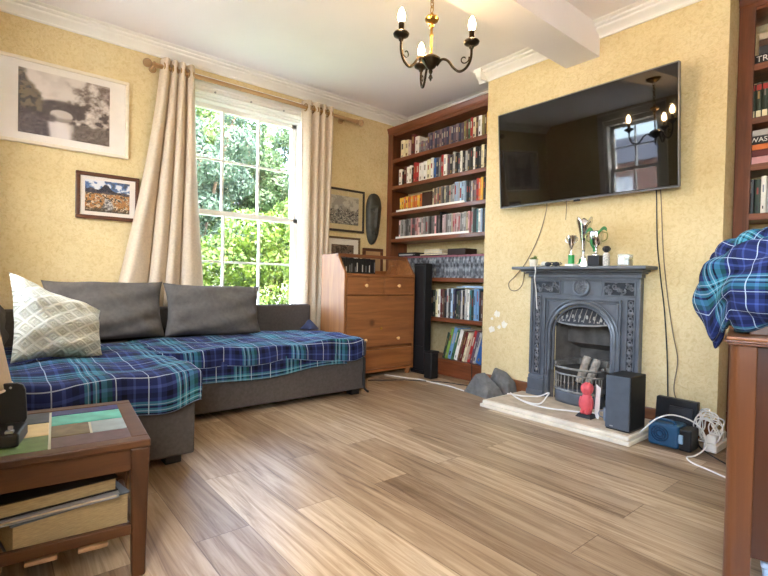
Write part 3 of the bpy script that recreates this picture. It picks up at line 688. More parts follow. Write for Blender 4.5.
flatbook('magazine','thin grey magazine between the two thick volumes under the coffee table',.12,1.63,.2095,.33,.23,.014,math.radians(2),GRCOV,PAPER)
flatbook('old_atlas','worn black covered book with crumpled yellow pages, topmost under the coffee table',.10,1.64,.2245,.36,.23,.040,math.radians(4),BKCOV,PG2)

# ------------------------------------------------------------------ pine chest with sloping top
ch=thing('pine_chest','honey pine bureau chest of drawers with open sloped top beside the bookcase','chest of drawers',(2.62,3.37,0))
cx0,cx1,cy0,cy1=2.225,3.01,3.20,3.56
for sx in (cx0,cx1-.022):
    pr=[(cy0,.05),(cy1,.05),(cy1,1.062),(cy0+.115,1.062),(cy0,.905)]
    part(ch,'side_panel',B().prism(pr,(sx,sx+.022),lambda y,z,c:(c,y,z)),PINEZ if sx==cx0 else PINE,bevel=.004)
part(ch,'carcass',B().box(cx0+.022,cy0+.02,.07,cx1-.022,cy1-.004,.885).box(cx0+.022,cy0,.878,cx1-.022,cy1-.004,.90),PINE,bevel=.002)
part(ch,'back_board',B().box(cx0+.022,cy1-.02,.90,cx1-.022,cy1-.005,.935),PINE)
part(ch,'top_rail',B().box(cx0+.0,cy0+.105,1.036,cx1,cy0+.13,1.066),WOOD('dark_pine_rail',(98,56,30),(130,78,42),'X'),bevel=.004)
part(ch,'plinth',B().box(cx0+.022,cy0+.008,.05,cx1-.022,cy1,.075),PINE)
for sx,sy in ((cx0+.04,cy0+.04),(cx1-.04,cy0+.04),(cx0+.04,cy1-.04),(cx1-.04,cy1-.04)):
    part(ch,'foot',B().cyl((sx,sy,0),(sx,sy,.05),.022,.028,n=16),PINE,smooth=True)
KNOB=M('pale_turned_knob',(214,170,112),.35)
def drawer(nm,x0,x1,z0,z1,knobs):
    d=part(ch,nm,B().box(x0,cy0-.006,z0,x1,cy0+.03,z1),PINE,bevel=.004)
    for kx,kz in knobs:
        part(d,'knob',B().lathe([(0,0),(.008,0),(.007,.010),(.014,.016),(.016,.023),(.012,.030),(0,.032)],(kx,cy0-.006,kz),n=16,axis='Y') if False else
             B().cyl((kx,cy0-.006,kz),(kx,cy0-.018,kz),.007,n=12).sphere((kx,cy0-.026,kz),.0155,14,10,(1,.75,1)),KNOB,smooth=True)
m=(cx0+cx1)/2
drawer('drawer',cx0+.028,m+.018,.722,.870,[(2.435,.80)]); drawer('drawer',m+.026,cx1-.028,.722,.870,[(2.80,.80)])
drawer('drop_front',cx0+.028,cx1-.028,.275,.712,[(2.435,.335),(2.80,.335)])
part(ch,'lock_escutcheon',B().cyl((2.615,cy0-.006,.43),(2.615,cy0-.010,.43),.013,n=14),BRASS,smooth=True)
drawer('drawer',cx0+.028,cx1-.028,.080,.245,[])
# in the open top of the chest
CASES=[M('black_disc_case',(24,24,26),.3),M('grey_disc_case',(120,122,126),.35),M('white_disc_spine',(216,214,210),.5)]
rnd=random.Random(11)
for k in range(20):
    b=B(); h=.125+rnd.uniform(0,.015); x=2.30+.0195*k
    b.box(x,3.385,.901,x+.0165,3.53,.901+h); b.cur=1; b.box(x+.004,3.383,.901+.015,x+.0125,3.3851,.901+h*rnd.uniform(.4,.8))
    tag(link_mesh('disc_case',b,[CASES[0],CASES[rnd.choice([0,1,2,1,0])]],loc=(x+.008,3.46,.901)),'black disc case in the row standing in the open top of the pine chest','disc case','disc cases in the pine chest')
solo('wooden_block',B().prism([(2.90,.901),(2.985,.901),(2.985,.99),(2.95,.985)],(3.44,3.50),lambda x,z,c:(x,c,z)),PINE,'small pale wedge of pine inside the right end of the chest top','block',(2.94,3.47,.901),bevel=.004)

# tall black speaker and small black box between chest and bookcase
ts=thing('floor_speaker','tall slim black floor speaker between the pine chest and the bookcase','speaker',(3.08,3.165,0))
part(ts,'cabinet',B().box(3.035,3.09,.03,3.125,3.24,1.01),BLACKM,bevel=.008)
part(ts,'grille',B().box(3.028,3.10,.25,3.036,3.23,.99),BLACKP,bevel=.004)
part(ts,'plinth',B().box(3.025,3.08,0,3.135,3.25,.03),BLACKP,bevel=.004)
part(ts,'trim_strip',B().box(3.031,3.085,.03,3.036,3.09,1.0),M('grey_speaker_edge',(40,40,42),.4))
sb=thing('black_bin','small black box on the floor in front of the bookcase plinth','box',(2.98,2.93,0))
part(sb,'body',B().box(2.925,2.885,.0,3.02,2.975,.235),BLACKM,bevel=.012,seg=3)
part(sb,'rim',B().box(2.921,2.881,.222,3.024,2.979,.24),BLACKP,bevel=.004)

# ------------------------------------------------------------------ bookcases
def bookcase(label,x0,x1,y0,y1,top,shelves,loc,plinth):
    t=thing('bookcase',label,'bookcase',loc)
    for sy in ((y0,y0+.022),(y1-.022,y1)): part(t,'side_panel',B().box(x0+.012,sy[0],0,x1,sy[1],top-.03),BOOKWOODZ,bevel=.002)
    for sy in ((y0,y0+.028),(y1-.075,y1)): part(t,'face_stile',B().box(x0,sy[0],plinth,x0+.018,sy[1],top-.06),BOOKWOODZ,bevel=.004)
    part(t,'cornice',B().prism([(0,top-.07),(.0,top-.05),(.006,top-.045),(.008,top-.025),(.016,top-.012),(.018,top),(-.06,top),(-.06,top-.07)],(y0,y1),lambda a,z,c:(x0-a,c,z)),BOOKWOOD,smooth=True,angle=30)
    part(t,'top_board',B().box(x0+.01,y0+.022,top-.085,x1,y1-.022,top-.065),BOOKWOOD)
    for z in shelves:
        part(t,'shelf',B().box(x0+.002,y0+.022,z-.036,x1,y1-.022,z),BOOKWOOD,bevel=.003)
    pl=part(t,'plinth',B().box(x0,y0,.0,x0+.02,y1,plinth).box(x0-.008,y0,0,x0,y1,.022).box(x0-.006,y0,plinth-.02,x0+.004,y1,plinth),BOOKWOOD,bevel=.003)
    part(t,'bottom_shelf',B().box(x0+.02,y0+.022,plinth-.02,x1,y1-.022,plinth),BOOKWOOD)
    return t
bookcase('tall built in mahogany bookcase left of the fireplace',3.17,XA-.004,2.468,3.82,2.41,[2.085,1.812,1.542,1.272,.882,.518],(3.3,3.1,0),.145)
bookcase('tall built in mahogany bookcase right of the fireplace, cut by the frame edge',3.225,XA-.004,-.12,.83,2.46,[2.078,1.785,1.530,1.258,.92,.50],(3.33,.4,0),.145)

_bm={}
def cmat(c,rough=.5):
    k=tuple(c)
    if k not in _bm:
        _bm[k]=M('book_cover_%d_%d_%d'%k,c,rough,var=(30,.10))
    return _bm[k]
CN={'cream':(222,214,176),'white':(232,228,220),'darkred':(98,26,26),'red':(170,38,36),'navy':(52,52,78),'purple':(88,72,88),'mauve':(122,102,108),'olive':(128,118,70),'brown':(92,62,44),
    'green':(66,104,66),'dark green':(44,60,48),'yellow':(226,180,60),'orange':(212,112,44),'pink':(206,150,150),'black':(26,25,27),'grey':(128,126,124),'pale grey':(178,176,172),'beige':(190,172,146),
    'light blue':(170,196,220),'blue':(40,92,156),'teal':(66,120,122),'pale pink':(204,182,178),'tan':(150,120,84),'charcoal':(58,58,60),'lime':(130,160,70),'sky blue':(110,150,190)}
DISP={'darkred':'dark red'}
def ordinal(n):
    o=['first','second','third','fourth','fifth','sixth','seventh','eighth','ninth','tenth','eleventh','twelfth','thirteenth','fourteenth','fifteenth','sixteenth','seventeenth','eighteenth','nineteenth','twentieth']
    if n<=20: return o[n-1]
    tens={2:'twenty',3:'thirty',4:'forty'}[n//10]
    return (tens+'-'+o[n%10-1]) if n%10 else {2:'twentieth',3:'thirtieth',4:'fortieth'}[n//10]
def book_bm(w,h,d,rnd,kind):
    """spine faces -X at x=0, thickness along Y centred, bottom at z=0; material slots: cover, pages, band, band2"""
    b=B(); c=min(.0025,w*.18)
    if kind=='case':       # disc case: plain shell with a label strip
        b.cur=0; b.box(.001,-w/2,0,d,w/2,h)
        b.cur=2; b.box(0,-w*.36,h*.06,.0015,w*.36,h*.94)
        b.cur=3; b.box(-.0005,-w*.36,h*rnd.uniform(.15,.5),.001,w*.36,h*rnd.uniform(.55,.85))
        return b
    n=5; out=[]
    for i in range(n+1):
        a=-PI/2+PI*i/n; out.append((.006-.006*math.cos(a),w/2*math.sin(a)))
    ol=[(d,-w/2)]+out+[(d,w/2),(d,w/2-c),(.008,w/2-c),(.008,-w/2+c),(d,-w/2+c)]
    b.cur=0; b.prism(ol,(0,h),lambda x,y,z:(x,y,z))
    b.cur=1; b.box(.008,-w/2+c,.003,d-.003,w/2-c,h-.003)
    b.cur=2; z0=h*rnd.uniform(.45,.62); z1=z0+h*rnd.uniform(.18,.34)
    ww=w*rnd.uniform(.10,.22)
    b.box(-.0008,-ww,z0,.004,ww,z1)
    b.cur=3; z0=h*rnd.uniform(.05,.12); b.box(-.0008,-ww,z0,.004,ww,z0+h*rnd.uniform(.05,.16))
    return b
def row(where,x,y_left,y_right,z,items,group,kind='book',depth=.15,seed=1,lean=0,noun='book',cat='book',hv=.004,gap=.0012,jit=.008,word='from the left'):
    """items: (colour, weight, height) from left (large y) to right; widths scaled to fill the run"""
    rnd=random.Random(seed); tot=sum(i[1] for i in items); k=(y_left-y_right)/tot*math.cos(lean)*.996
    y=y_left; n=0
    for colr,wt,h in items:
        w=wt*k/math.cos(lean) if False else wt*k
        step=wt*(y_left-y_right)/tot
        if colr is None: y-=step; continue
        n+=1
        hh=h+rnd.uniform(-hv,hv); w_=w-gap
        base=CN[colr]; bandc=rnd.choice([(200,190,166),(176,170,160),(44,40,40),(176,146,80),(140,52,44)])
        if colr in ('black','charcoal','navy','darkred','brown','dark green','blue','purple') : bandc=rnd.choice([(176,168,150),(160,132,80),(130,128,128),(150,60,52)])
        if colr in ('white','cream','pale grey'): bandc=rnd.choice([(90,84,80),(150,70,66),(110,116,140),(150,142,126),(176,168,150)])
        mats=[cmat(CN[colr]),PAPER,cmat(bandc),cmat(rnd.choice([(150,144,132),(40,38,40),(130,104,56)]))]
        if kind=='case':
            f=rnd.choice([.72,.85,1.12]); bandc=tuple(int(min(235,v*f/12)*1)*12 for v in base); mats[2]=cmat(bandc); mats[3]=cmat(tuple(int(min(235,v*(1.7-f))/12)*12 for v in base)) if rnd.random()<.8 else cmat((150,60,66))
        dd=depth+rnd.uniform(-.01,.01)
        o=link_mesh(noun.replace(' ','_'),book_bm(w_,hh,dd,rnd,kind),mats,fix=True)
        o.location=(x+rnd.uniform(0,jit),y-step/2+(math.sin(lean)*hh*.0),z+abs(math.sin(lean))*w_/2+.0005); o.rotation_euler=(lean,0,0)
        nm=DISP.get(colr,colr)
        tag(o,f'{nm} {noun}, {ordinal(n)} {word}, {where}',cat,group)
        y-=step
    return n
A=lambda s,n,*r:[s]*n
# --- left bookcase, top to bottom
row('top shelf of left bookcase',3.195,3.655,2.50,2.085,
    [('cream',5,.175),('cream',4.5,.17),('pale pink',3,.16),('darkred',5,.205),('white',5,.17),('grey',2.6,.105),('mauve',2.6,.11),('grey',2.6,.105),('mauve',2.6,.11)]+
    [('purple',2.6,.17),('navy',2.6,.17),('mauve',2.4,.17),('navy',2.6,.172),('purple',2.6,.17),('mauve',2.4,.17),('navy',2.6,.17),('purple',2.6,.17),('navy',2.6,.17),('mauve',2.4,.17),('navy',2.6,.17),('purple',2.6,.17),('mauve',2.4,.17),('navy',2.4,.17),('purple',2.5,.17)]+
    [('olive',2.4,.175),('brown',2,.18),('green',2.2,.18),('red',2.4,.185),('cream',2.8,.18),('brown',2.4,.175),('white',3,.18),('olive',2.4,.175),('brown',2,.18),('yellow',3,.19),('pink',3,.24)],
    'books on the top shelf of the left bookcase',seed=2)
row('second shelf of left bookcase',3.195,3.68,2.50,1.812,
    [('white',4,.165),('black',2,.14),('darkred',3.6,.18),('white',3,.17),('white',3,.18),('black',2.4,.15),('red',3.6,.20),('red',2.4,.185),('white',4.5,.18),('white',4.5,.185),('cream',4,.19),('white',3,.2),('blue',3,.19),('navy',3,.19),('grey',2,.18),('red',2.6,.2),
     ('white',3.6,.2),('purple',2.6,.19),('black',3,.18),('pale grey',2.4,.2),('black',2.6,.19),('charcoal',2.4,.18),('white',2,.19),('black',2.6,.19),('pale grey',2.2,.185),('charcoal',2.4,.19),('black',2.6,.2),('white',2,.19),('black',2.8,.2),('charcoal',2.2,.19),('cream',2.4,.2),('black',2.2,.19),('yellow',3,.2),('olive',2.4,.19)],
    'books on the second shelf of the left bookcase',seed=3)
row('third shelf of left bookcase',3.20,3.665,3.34,1.552,
    [('yellow',3,.135),('yellow',3,.135),('orange',3,.135),('yellow',3,.135),('orange',3,.13),('yellow',3,.135),('orange',3,.135),('orange',3,.135),('yellow',3,.135),('orange',3,.135)],
    'yellow and orange paperbacks on the third shelf',seed=4,noun='paperback')
row('white tray on left bookcase',3.20,3.19,2.79,1.552,
    [('beige',2,.17),('charcoal',2,.165),('beige',2,.17),('grey',2,.17),('tan',2,.165),('grey',2,.17),('charcoal',2,.165),('beige',2,.17),('grey',2,.17),('charcoal',2,.17),('beige',2,.17),('grey',2,.17),('pale grey',2,.17),('light blue',2,.185),('light blue',2,.185),('pale grey',2,.185),('light blue',2,.185),('light blue',2,.185),('light blue',2,.185)],
    'disc cases in the white tray on the third shelf',kind='case',seed=5,noun='disc case',cat='disc case',depth=.13)
row('right of the third shelf tray',3.195,2.77,2.495,1.542,
    [('black',2.4,.185),('charcoal',2,.18),('pale grey',2,.185),('purple',2.2,.19),('mauve',2.2,.18),('red',2.8,.2),('orange',2.2,.19),('yellow',2.6,.195),('black',2.8,.19),('white',2.2,.195),('green',2.4,.19),('cream',2.6,.2)],
    'books right of the white tray on the third shelf',seed=6)
solo('brown_box',B().box(3.20,3.20,1.552,3.33,3.33,1.70),M('dark_brown_card',(62,34,22),.6),'dark brown box between yellow paperbacks and pale disc cases on the third shelf','box',(3.26,3.26,1.552),bevel=.003)
def tray(lab,y0,y1,z,h=.012):
    t=thing('tray',lab,'tray',(3.26,(y0+y1)/2,z))
    part(t,'base',B().box(3.180,y0,z+.0005,3.345,y1,z+.008),WHITE); part(t,'front_lip',B().box(3.178,y0,z+.0005,3.183,y1,z+.020),WHITE)
    return t
tray('long white tray under the discs on the third shelf of the left bookcase',2.78,3.68,1.542)
tray('long white tray under the discs on the fourth shelf of the left bookcase',2.715,3.68,1.272)
c4=['pale pink','grey','pale grey','mauve','grey','pale pink','charcoal','pale grey','pink','grey']
row('left of the black divider',3.20,3.665,3.09,1.282,[(c4[(i*7+i//3)%10],2,.18) for i in range(26)],'disc cases left of the divider on the fourth shelf',kind='case',seed=7,noun='disc case',cat='disc case',depth=.13)
solo('divider',B().box(3.192,3.062,1.281,3.34,3.078,1.49),BLACKM,'black upright divider in the middle of the fourth shelf discs','divider',(3.26,3.07,1.281),bevel=.002)
row('right of the black divider',3.20,3.055,2.73,1.282,[(['pale pink','pink','beige','pale grey','grey','pale pink'][(i*5+i//4)%6],2,.18) for i in range(15)],'disc cases right of the divider on the fourth shelf',kind='case',seed=8,noun='disc case',cat='disc case',depth=.13)
row('right of fourth shelf tray',3.195,2.705,2.495,1.272,[('pale grey',1.6,.22),('dark green',2.4,.205),('black',2.4,.2),('teal',2.2,.2),('white',2.4,.2),('light blue',2,.2),('black',2.4,.2),('teal',2,.2),('black',2.2,.2),('grey',2,.2),('black',2.2,.2)],'film cases at the right end of the fourth shelf',seed=9,noun='film case',cat='disc case',kind='case')
# fifth shelf: a packed row of comics with speckled spines and pink tops
def comic_mat(name,seed):
    m,nt,bs=newmat(name); bs.inputs['Roughness'].default_value=.5
    tc=nd(nt,'ShaderNodeTexCoord'); nz=nd(nt,'ShaderNodeTexNoise',Scale=15.0+seed*2,Detail=3.0); nz.noise_dimensions='4D'; nz.inputs['W'].default_value=seed*3.1
    nt.links.new(tc.outputs['Object'],nz.inputs['Vector'])
    r=ramp(nt,[(.36,lin((36,36,42))),(.45,lin((80,84,92))),(.55,lin((118,124,132))),(.7,lin((176,180,186)))],'LINEAR'); nt.links.new(nz.outputs['Fac'],r.inputs[0])
    sp=nd(nt,'ShaderNodeSeparateXYZ'); nt.links.new(tc.outputs['Object'],sp.inputs[0])
    gt=nd(nt,'ShaderNodeMath',operation='GREATER_THAN'); gt.inputs[1].default_value=.188; nt.links.new(sp.outputs['Z'],gt.inputs[0])
    mx=nd(nt,'ShaderNodeMix',data_type='RGBA'); nt.links.new(gt.outputs[0],mx.inputs[0]); nt.links.new(r.outputs[0],mx.inputs[6]); mx.inputs[7].default_value=(*lin((146,84,96)),1)
    nt.links.new(mx.outputs[2],bs.inputs['Base Color']); return m
CM=[comic_mat('speckled_comic_spine',i) for i in range(6)]
rnd=random.Random(21); nC=52; yl,yr=3.64,2.50
for i in range(nC):
    w=(yl-yr)/nC; bmk=B(); bmk.cur=0; h=.205+rnd.uniform(-.002,.002)
    bmk.box(0,-w/2+.0006,0,.0012,w/2-.0006,h).box(0,-w/2+.0006,0,.17,-w/2+.0016,h).box(0,w/2-.0016,0,.17,w/2-.0006,h); bmk.cur=1; bmk.box(.0012,-w/2+.0016,.001,.168,w/2-.0016,h-.001)
    o=link_mesh('comic',bmk,[CM[rnd.randrange(6)],PAPER]); o.location=(3.19+rnd.uniform(0,.004),yl-w*(i+.5),.8825)
    tag(o,'speckled grey comic with pink topped spine in the packed row on the fifth shelf','comic','comics packed on the fifth shelf of the left bookcase')
def flatpile(items,x,y,z,seed,word):
    rnd=random.Random(seed); zz=z
    for (lab,colr,w,d,h,nm,cat) in items:
        b=B(); b.cur=0; b.box(0,-w/2,0,d,w/2,.003).box(0,-w/2,h-.003,d,w/2,h).box(d-.004,-w/2,0,d,w/2,h); b.cur=1; b.box(.004,-w/2+.004,.003,d-.004,w/2-.004,h-.003)
        o=link_mesh(nm,b,[cmat(CN[colr]),PAPER]); o.location=(x+rnd.uniform(0,.01),y+rnd.uniform(-.012,.012),zz+.0008); o.rotation_euler=(0,0,rnd.uniform(-.06,.06)); tag(o,lab,cat); zz+=h+.001
    return zz
dv=thing('disc_player','flat black player box lying on the comics at the left of the fifth shelf','disc player',(3.26,3.52,1.091))
part(dv,'case',B().box(3.20,3.40,1.091,3.36,3.66,1.128),BLACKP,bevel=.003); part(dv,'tray_front',B().box(3.196,3.44,1.100,3.2,3.64,1.112),M('silver_grey_front',(190,190,192),.4)); part(dv,'button',B().cyl((3.2,3.42,1.108),(3.195,3.42,1.108),.006,n=10),STEEL)
flatpile([('thin black book under white paperbacks lying on the comics, fifth shelf','black',.36,.15,.018,'book','book'),('white paperback lying flat in the middle of the comics pile','white',.24,.13,.022,'book','book'),('pale grey booklet topmost of the flat pile on the comics','pale grey',.20,.12,.016,'book','book')],3.2,3.18,1.0915,4,'')
solo('brown_box',B().box(3.20,2.77,1.091,3.36,2.98,1.145),M('dark_chocolate_card',(48,28,20),.6),'flat dark brown box lying on the comics right of the white paperbacks','box',(3.28,2.87,1.091),bevel=.003)
# sixth and seventh shelf
row('sixth shelf of left bookcase',3.195,3.20,2.50,.518,
    [('charcoal',2.2,.25),('black',2.2,.25),('dark green',2.4,.245),('cream',3.2,.25),('white',2.4,.255),('darkred',2.4,.26),('brown',2,.26),('black',2.2,.25),('pale grey',2.4,.265),('charcoal',2.2,.26),('light blue',2.4,.265),('navy',2.4,.26),('black',1.4,.1),('dark green',2.2,.25),('charcoal',2,.25),('pale grey',2,.255),('black',2,.25),('pale grey',2.4,.265),('white',2.2,.265),('teal',2,.26),('dark green',2.4,.255),('sky blue',2.6,.27),('sky blue',2.2,.27),('black',2.2,.26),('brown',2.2,.25),('black',2.6,.26),('black',2.4,.26)],
    'books on the sixth shelf of the left bookcase',seed=12,depth=.17)
solo('paper_folder',B().box(3.20,2.56,.796,3.35,2.86,.806).box(3.205,2.58,.806,3.33,2.80,.815),cmat(CN['light blue']),'pale blue paper folder lying across the books on the sixth shelf','folder',(3.27,2.7,.796),bevel=.002)
row('leaning on bottom shelf of left bookcase',3.195,3.02,2.545,.1455,
    [('dark green',2,.25),('lime',2.2,.29),('sky blue',3,.30),('green',2,.28),('white',3,.28),('brown',2,.27),('darkred',1.8,.27),('cream',2,.26),('beige',2,.27),('red',2.2,.29),('purple',2.2,.28),('pale grey',2,.28),('blue',4.2,.31),('navy',1.8,.3)],
    'books leaning on the bottom shelf of the left bookcase',seed=13,lean=math.radians(16),depth=.18,hv=.006)
solo('magazine_file',B().hexa([(3.20,2.505,.146),(3.36,2.505,.146),(3.36,2.530,.146),(3.20,2.530,.146),(3.20,2.498,.42),(3.36,2.498,.42),(3.36,2.522,.42),(3.20,2.522,.42)]),cmat(CN['pink']),'pink and blue folder upright at the right end of the bottom shelf','folder',(3.28,2.515,.146),bevel=.002)

# --- right bookcase (only its left ends are in the frame)
def lettering(parent,text,size,mat,origin,name='title_lettering'):
    """raised letters on a spine facing -X, reading towards -Y"""
    cu=bpy.data.curves.new('t','FONT'); cu.body=text; cu.size=size; cu.extrude=.0006; cu.align_x='LEFT'; cu.align_y='CENTER'
    tmp=bpy.data.objects.new('t',cu); COL.objects.link(tmp); dg=bpy.context.evaluated_depsgraph_get(); dg.update()
    me=bpy.data.meshes.new_from_object(tmp.evaluated_get(dg)); bpy.data.objects.remove(tmp)
    rot=Matrix(((0,0,-1,0),(-1,0,0,0),(0,1,0,0),(0,0,0,1)))   # x->-y, y->z, z->-x
    me.transform(Matrix.Translation(Vector(origin))@rot)
    me.materials.clear(); me.materials.append(mat)
    o=bpy.data.objects.new(name,me); COL.objects.link(o); o.parent=parent; return o
def lying(label,colr,y0,y1,z,h,x=3.245,d=.165,text=None,tsize=.03,tmat=None,ty=0):
    t=thing('book',label,'book',(x,(y0+y1)/2,z),0,None)
    part(t,'cover',B().box(x,y0,z,x+d,y1,z+.003).box(x,y0,z+h-.003,x+d,y1,z+h).box(x,y0,z,x+.004,y1,z+h),cmat(CN[colr]),bevel=.001)
    part(t,'pages',B().box(x+.004,y0+.004,z+.003,x+d-.004,y1-.004,z+h-.003),PAPER)
    if text: lettering(t,text,tsize,tmat or cmat(CN['white']),(-.0005,(y1-y0)/2-ty,h/2))
    return t
z=2.0785
for lab,colr,h,tx,ts_ in (('black book with large pale title letters, lowest of the upper right pile','black',.050,'TRO',.044),('charcoal book second up in the upper right pile','charcoal',.042,None,0),('dark brown book third up in the upper right pile','brown',.034,None,0),('beige paperback topmost of the upper right pile','beige',.036,None,0)):
    lying(lab,colr,.43,.765 if tx else .74,z+.0005,h,text=tx,tsize=ts_,ty=.015); z+=h+.001
row('red topped set in right bookcase',3.245,.775,.50,1.785,[('dark green',2,.19)]*10,'matching green volumes in the right bookcase',seed=31,noun='volume',jit=.002)
for o in [o for o in bpy.data.objects if o.name.startswith('volume')]:
    b=B().box(o.location.x-.0012,o.location.y-.011,1.786+.002,o.location.x+.0,o.location.y+.011,1.786+.038); part(o,'base_band',b,cmat(CN['cream']))
    b=B().box(o.location.x-.0012,o.location.y-.011,1.786+.150,o.location.x+.0,o.location.y+.011,1.786+.180); part(o,'top_band',b,cmat(CN['red']))
z=1.5305
for lab,colr,h,tx,ts_ in (('pink patterned paperback at the bottom of the mid right pile','pink',.040,None,0),('dark red book second from the bottom of the mid right pile','darkred',.036,None,0),('orange red book in the middle of the mid right pile','orange',.030,None,0),('black book with pale title letters in the mid right pile','black',.044,'WAST',.036),('pale grey book topmost of the mid right pile','pale grey',.032,None,0)):
    lying(lab,colr,.42,.778,z+.0005,h,text=tx,tsize=ts_,ty=.012); z+=h+.001
row('lower shelf of right bookcase',3.245,.775,.50,1.258,[('black',2.8,.19),('dark green',2.2,.185),('white',2,.2),('pale grey',2.6,.195),('white',2.2,.2),('charcoal',2.4,.19),('black',2.8,.2),('grey',2.4,.19),('navy',2.6,.19)],'books on the lower right shelf',seed=33)
row('right bookcase just above the blanket',3.245,.775,.50,.92,[('charcoal',2.4,.19),('white',2.2,.19),('pale grey',2.4,.195),('white',2.4,.19),('black',2.6,.19),('darkred',2.4,.18)],'books above the blanket',seed=34)

# ------------------------------------------------------------------ fireplace
HZ=.045
hs=B().box(2.60,1.09,0,XC+.0,2.07,HZ-.012)
he=thing('hearth','cream stone hearth slab with stepped front edge under the iron fireplace','hearth',(2.83,1.58,0))
part(he,'base_step',B().box(2.585,1.085,0,XC-.001,2.075,.022),MARBLE,bevel=.004)
part(he,'slab',B().box(2.60,1.095,.022,XC-.001,2.065,HZ),MARBLE,bevel=.006,seg=3)
part(he,'worn_top',B().box(2.625,1.11,HZ-.001,XC-.002,2.05,HZ+.001),HTOP)
fp=thing('fireplace','black cast iron fireplace with arched opening and mantel shelf on the chimney wall','fireplace',(3.03,1.6,HZ))
FX=3.045; fy0,fy1=1.233,1.994; cy=1.614; ay=.230; az=.50   # arch half width and spring height
def yz(b,out,x0,x1): return b.prism(out,(x0,x1),lambda a,z,c:(c,a,z))
# front plate with the arched hole: two legs and a spandrel
arc=lambda r,rz,n=24,c=az:[(cy+r*math.cos(PI*i/n),c+rz*math.sin(PI*i/n)) for i in range(n+1)]
pl=B()
pl.box(FX,fy0,HZ,XC-.001,cy-ay,az).box(FX,cy+ay,HZ,XC-.001,fy1,az)
ar=arc(ay,.225)
for i in range(24):
    (a0,b0),(a1,b1)=ar[i],ar[i+1]
    yz(pl,[(a0,b0),(a1,b1),(a1,.925),(a0,.925)],FX,XC-.001)
pl.box(FX,fy0,az,XC-.001,cy-ay,.925).box(FX,cy+ay,az,XC-.001,fy1,.925)
part(fp,'surround_plate',pl,IRON)
part(fp,'mantel_shelf',B().box(2.905,1.155,.945,XC-.001,2.075,.966),IRON,bevel=.006,seg=3)
mc=B()
for d0,d1,zz0,zz1 in ((.050,.0,.925,.930),(.085,.0,.930,.945),(.060,0,.918,.926),(.028,0,.895,.918)): mc.box(FX-d0,fy0+.005-d0*.5,zz0,XC-.001,fy1-.005+d0*.5,zz1)
part(fp,'cornice_moulding',mc,IRON,bevel=.004)
fm=B()   # raised mouldings on the plate
def fram(y0_,y1_,z0_,z1_,w,h,b):
    for a in ((y0_,z0_,y1_,z0_+w),(y0_,z1_-w,y1_,z1_),(y0_,z0_,y0_+w,z1_),(y1_-w,z0_,y1_,z1_)): b.box(FX-h,a[0],a[1],FX+.002,a[2],a[3])
for z0_,z1_,ya,yb in ((.20,.895,fy0,fy0+.018),(.20,.895,fy1-.018,fy1)): fm.box(FX-.014,ya,z0_,FX+.002,yb,z1_)
fm.box(FX-.014,fy0,.880,FX+.002,fy1,.895)
fram(fy0+.030,fy0+.232,.775,.872,.009,.009,fm); fram(fy1-.232,fy1-.030,.775,.872,.009,.009,fm); fram(fy0+.242,fy1-.242,.775,.872,.006,.006,fm)
fram(fy0+.030,fy0+.085,.20,.765,.008,.009,fm); fram(fy1-.085,fy1-.030,.20,.765,.008,.009,fm)
for (w,h,o_) in ((.012,.016,.0),(.008,.010,.02)):
    fm.box(FX-h,cy-.268+o_,.20,FX+.002,cy-.268+o_+w,.755-o_).box(FX-h,cy+.268-o_-w,.20,FX+.002,cy+.268-o_,.755-o_).box(FX-h,cy-.268+o_,.755-o_-w,FX+.002,cy+.268-o_,.755-o_)
part(fp,'raised_moulding',fm,IRON,bevel=.003)
am=B()
for rr,rt_,dx in ((ay-.004,.012,.0),(ay+.020,.007,-.004),(ay-.026,.008,.012)):
    pts=[(FX+dx,cy+rr,HZ+.20)]+[(FX+dx,cy+rr*math.cos(PI*i/28),az+(rr-.003)*math.sin(PI*i/28)) for i in range(29)]+[(FX+dx,cy-rr,HZ+.20)]
    am.tube(pts,rt_,8)
part(fp,'arch_moulding',am,IRON,smooth=True)
rs=B(); rcy,rcz=cy,.828
rs.tube([(FX-.004,rcy+.052*math.cos(2*PI*i/36),rcz+.052*math.sin(2*PI*i/36)) for i in range(37)],.010,8)
rs.cyl((FX-.005,rcy,rcz),(FX+.002,rcy,rcz),.05,n=30)
ro=part(fp,'rosette',rs,IRON,smooth=True)
r3=B().sphere((FX-.008,rcy,rcz),.010,12,8,(.7,1,1))
for k in range(8):
    a=2*PI*k/8; r3.sphere((FX-.006,rcy+.023*math.cos(a),rcz+.023*math.sin(a)),.011,10,6,(.5,1,1)); r3.sphere((FX-.005,rcy+.037*math.cos(a+.39),rcz+.037*math.sin(a+.39)),.006,8,6,(.5,1,1))
part(ro,'flower_relief',r3,IRON2,smooth=True)
rnd=random.Random(5)
for ya,yb in ((fy0+.042,fy0+.220),(fy1-.220,fy1-.042)):
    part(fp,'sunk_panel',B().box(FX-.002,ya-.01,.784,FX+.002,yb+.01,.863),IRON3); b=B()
    for k in range(7):
        yy=ya+.012+(yb-ya-.024)*k/6; zz=.823+.018*math.sin(k*2.1)
        sp=[(FX-.006,yy+.018*(1-t/14)*math.cos(t*.62+k),zz+.018*(1-t/14)*math.sin(t*.62+k)) for t in range(13)]
        b.tube(sp,.0055,6); b.sphere((FX-.004,yy+rnd.uniform(-.01,.01),zz+rnd.uniform(-.02,.02)),.009,8,6,(.5,1,1)); b.sphere((FX-.004,yy+rnd.uniform(-.012,.012),zz+rnd.uniform(-.028,.028)),.007,8,6,(.6,1.4,.8))
    part(fp,'scroll_relief',b,IRON2,smooth=True)
